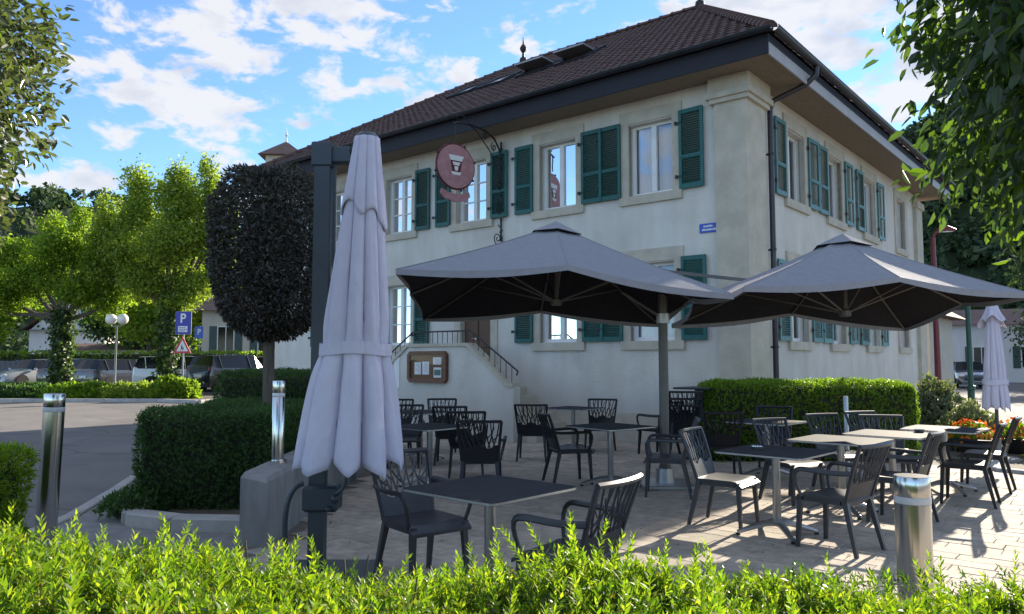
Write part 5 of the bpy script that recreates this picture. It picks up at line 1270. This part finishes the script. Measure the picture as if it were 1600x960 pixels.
PW = paint('paint_white', (.72, .73, .74)); PS = paint('paint_silver', (.38, .40, .42)); PB = paint('paint_black', (.014, .015, .018)); PG = paint('paint_graphite', (.05, .055, .065)); PD = paint('paint_dark_blue', (.02, .028, .04))
G = 'cars parked in the left car park'
make_car('parked_car', 'silver car facing out at the left beside the ivy-trunked tree', -25.1, 40.5, R(-112), PS, 4.3, 1.78, 1.47, 'hatch', G)
make_car('parked_car', 'black car showing red tail lights right of the ivy-trunked tree', -22.3, 40.2, R(72), PB, 4.3, 1.8, 1.50, 'hatch', G)
make_car('parked_car', 'graphite hatchback seen from behind left of the lamp pole', -19.75, 38.9, R(66), PG, 4.2, 1.78, 1.48, 'hatch', G)
make_car('parked_car', 'white car behind the globe lamp pole, roof bright in the sun', -19.2, 41.3, R(14), PW, 4.5, 1.8, 1.47, 'sedan', G)
make_car('parked_car', 'white family car in the middle of the row behind the sign post', -15.6, 36.9, R(24), PW, 4.6, 1.82, 1.62, 'suv', G)
make_car('parked_car', 'black off-road car seen from behind, next to the dark hedge', -13.0, 36.6, R(60), PB, 4.5, 1.86, 1.68, 'suv', G)
make_car('parked_car', 'white car gleaming in the sun behind the black off-road car', -12.4, 39.8, R(8), PW, 4.4, 1.8, 1.60, 'suv', G)
make_car('parked_car', 'dark blue car facing the camera beyond the far closed parasol', 26.9, 45.5, R(-112), PD, 4.4, 1.82, 1.50, 'hatch')

# ------------------------------------------------------------------ further buildings
def house(name, label, x, y, rz, w, d, hw_, hr, mt, wins=(), shut=None, ridge='x', over=.5):
    o = empty(name, (x, y, 0), rz, label, 'house')
    MB().box(0, w, 0, d, -.1, hw_).build('wall', mt, o)
    r = MB()
    if ridge == 'x': r.add([(-over, -over, hw_-.1), (w+over, -over, hw_-.1), (w+over, d+over, hw_-.1), (-over, d+over, hw_-.1), (-over, d/2, hr), (w+over, d/2, hr)], [(0, 1, 5, 4), (2, 3, 4, 5), (0, 4, 3), (1, 2, 5), (0, 3, 2, 1)])
    elif ridge == 'y': r.add([(-over, -over, hw_-.1), (w+over, -over, hw_-.1), (w+over, d+over, hw_-.1), (-over, d+over, hw_-.1), (w/2, -over, hr), (w/2, d+over, hr)], [(0, 4, 5, 3), (1, 2, 5, 4), (0, 3, 2, 1)]); 
    else: r.add([(-over, -over, hw_-.1), (w+over, -over, hw_-.1), (w+over, d+over, hw_-.1), (-over, d+over, hw_-.1), (w/2, d/2, hr)], [(0, 1, 4), (1, 2, 4), (2, 3, 4), (3, 0, 4), (0, 3, 2, 1)])
    rf = r.build('roof', M['roof_far'], o)
    if ridge == 'y': MB().add([(0, 0, hw_-.1), (w, 0, hw_-.1), (w/2, 0, hr-.12*2)], [(0, 1, 2)]).build('gable', mt, o)
    for a, b, z0, z1 in wins:
        f = MB().box(a, b, -.03, .0, z0, z1).build('window', M['white'], o)
        for q0, q1 in ((a+.06, (a+b)/2-.03), ((a+b)/2+.03, b-.06)): MB().box(q0, q1, -.036, -.031, z0+.06, z1-.06).build('pane', M['car_glass'], f)
        if shut:
            for q0, q1 in ((a-.5, a-.04), (b+.04, b+.5)): MB().box(q0, q1, -.05, -.002, z0, z1, .005).build('shutter', shut, o)
    return o
# beige annex beyond the left end of the inn, with a small hipped turret
an = house('annex', 'beige annex with grey-green shutters behind the clipped tree', -20.2, 50.0, R(3), 8.6, 9, 4.9, 6.6, M['wall_beige'],
      [(x_, x_+1.1, z_, z_+2.3) for z_ in (1.5,) for x_ in (1.0, 3.6, 6.2)], mat('shutter_grey', (.05, .085, .08), .6, .1, 4))
an['category'] = 'building'
cu_ = MB().box(2.95, 5.25, 3.3, 5.6, 5.6, 16.1).build('turret', M['wall_beige'], an)
MB().add([(2.5, 2.85, 16.05), (5.7, 2.85, 16.05), (5.7, 6.05, 16.05), (2.5, 6.05, 16.05), (4.1, 4.45, 17.4)], [(0, 1, 4), (1, 2, 4), (2, 3, 4), (3, 0, 4), (0, 3, 2, 1)]).build('turret_roof', M['roof_far'], cu_)
MB().lathe([(.12, 0), (.07, .15), (.04, .4), (.12, .55), (.04, .7), (.003, 1.1)], 10, (4.1, 4.45, 17.3)).build('finial', M['white'], cu_, smooth=True)
house('white_house', 'white gabled house behind the ivy-trunked tree', -44, 70, R(8), 6.5, 9, 4.4, 7.6, M['wall_white'], [(1, 2.2, 1.2, 2.6), (4.2, 5.4, 1.2, 2.6)], ridge='y')
house('low_outbuilding', 'low pale garage with flat overhang left of the globe lamp', -36, 62, R(4), 6.5, 5, 2.5, 3.0, M['wall_white'], [(1.5, 2.7, .8, 1.9)])
house('blue_white_house', 'pale shaded house behind the dark blue car', 33.0, 58, R(-28), 14, 9, 4.3, 5.6, M['wall_white'], [(1.5, 2.6, 1.0, 2.6), (4.5, 5.6, 1.0, 2.6), (7.5, 8.6, 1.0, 2.6)], mat('shutter_far', (.03, .07, .06), .6))
p0 = bl(24.0, 1.9)
house('neighbour_house', 'low neighbour house with pale bargeboard just beyond the inn corner', p0.x, p0.y, TH, 5, 7, 3.6, 6.0, M['wall_beige'], ridge='x', over=.6)
f = empty('garden_fence', (-40, 43.2, 0), R(1.5), 'grey board fence at the left behind the silver car', 'fence')
for i in range(44): MB().box(i*.3, i*.3+.285, -.02, .02, .05, 1.55+random.uniform(-.01, .01)).build('board', M['fence'], f)
for i in range(0, 45, 8): MB().box(i*.3-.05, i*.3+.05, .02, .12, 0, 1.6).build('post', M['fence'], f)

# ------------------------------------------------------------------ wooded hills
def hill(name, cx, cy, rx, ry, h, seed, ntree):
    n = 40; vs = []; fs = []
    def zz(x, y):
        d = math.hypot((x-cx)/rx, (y-cy)/ry); return max(-.5, h*(math.cos(min(1, d)*math.pi)*.5+.5)*(1+.12*math.sin(x*.035+seed)+.08*math.sin(y*.05+x*.02)))
    for i in range(n+1):
        for j in range(n+1): x = cx-rx+2*rx*i/n; y = cy-ry+2*ry*j/n; vs.append((x, y, zz(x, y)-.6))
    fs = [(i*(n+1)+j, (i+1)*(n+1)+j, (i+1)*(n+1)+j+1, i*(n+1)+j+1) for i in range(n) for j in range(n)]
    tag(MB().add(vs, fs).build(name, M['hill'], smooth='all'), kind='structure')
    V = []
    for _ in range(ntree):
        a = rng.uniform(0, 6.28); q = math.sqrt(rng.uniform(0, .9)); x = cx+rx*q*math.cos(a); y = cy+ry*q*math.sin(a)
        if y > cy+ry*.35: continue
        z = zz(x, y); k = 70; r_ = rng.uniform(2.2, 4.2); d = rdir(k); d[:, 2] = np.abs(d[:, 2])*1.4-.2
        P = np.array([x, y, z+r_*.8])+d*r_*rng.uniform(.6, 1.05, (k, 1)); V.append(leaves(P, rdir(k), d+rng.normal(0, .4, (k, 3)), rng.uniform(1.2, 2.4, k), rng.uniform(1., 1.9, k)))
    o = link_mesh('forest', quads_mesh('forest_'+name, np.concatenate(V), M['leaf_far']), None); tag(o, 'dark green wood covering the '+('right' if cx > 0 else 'left')+' hillside', 'wood', kind='stuff')
hill('hill_right', 165, 270, 150, 130, 88, 1.0, 3000)
hill('hill_left', -165, 300, 150, 120, 62, 2.0, 700)
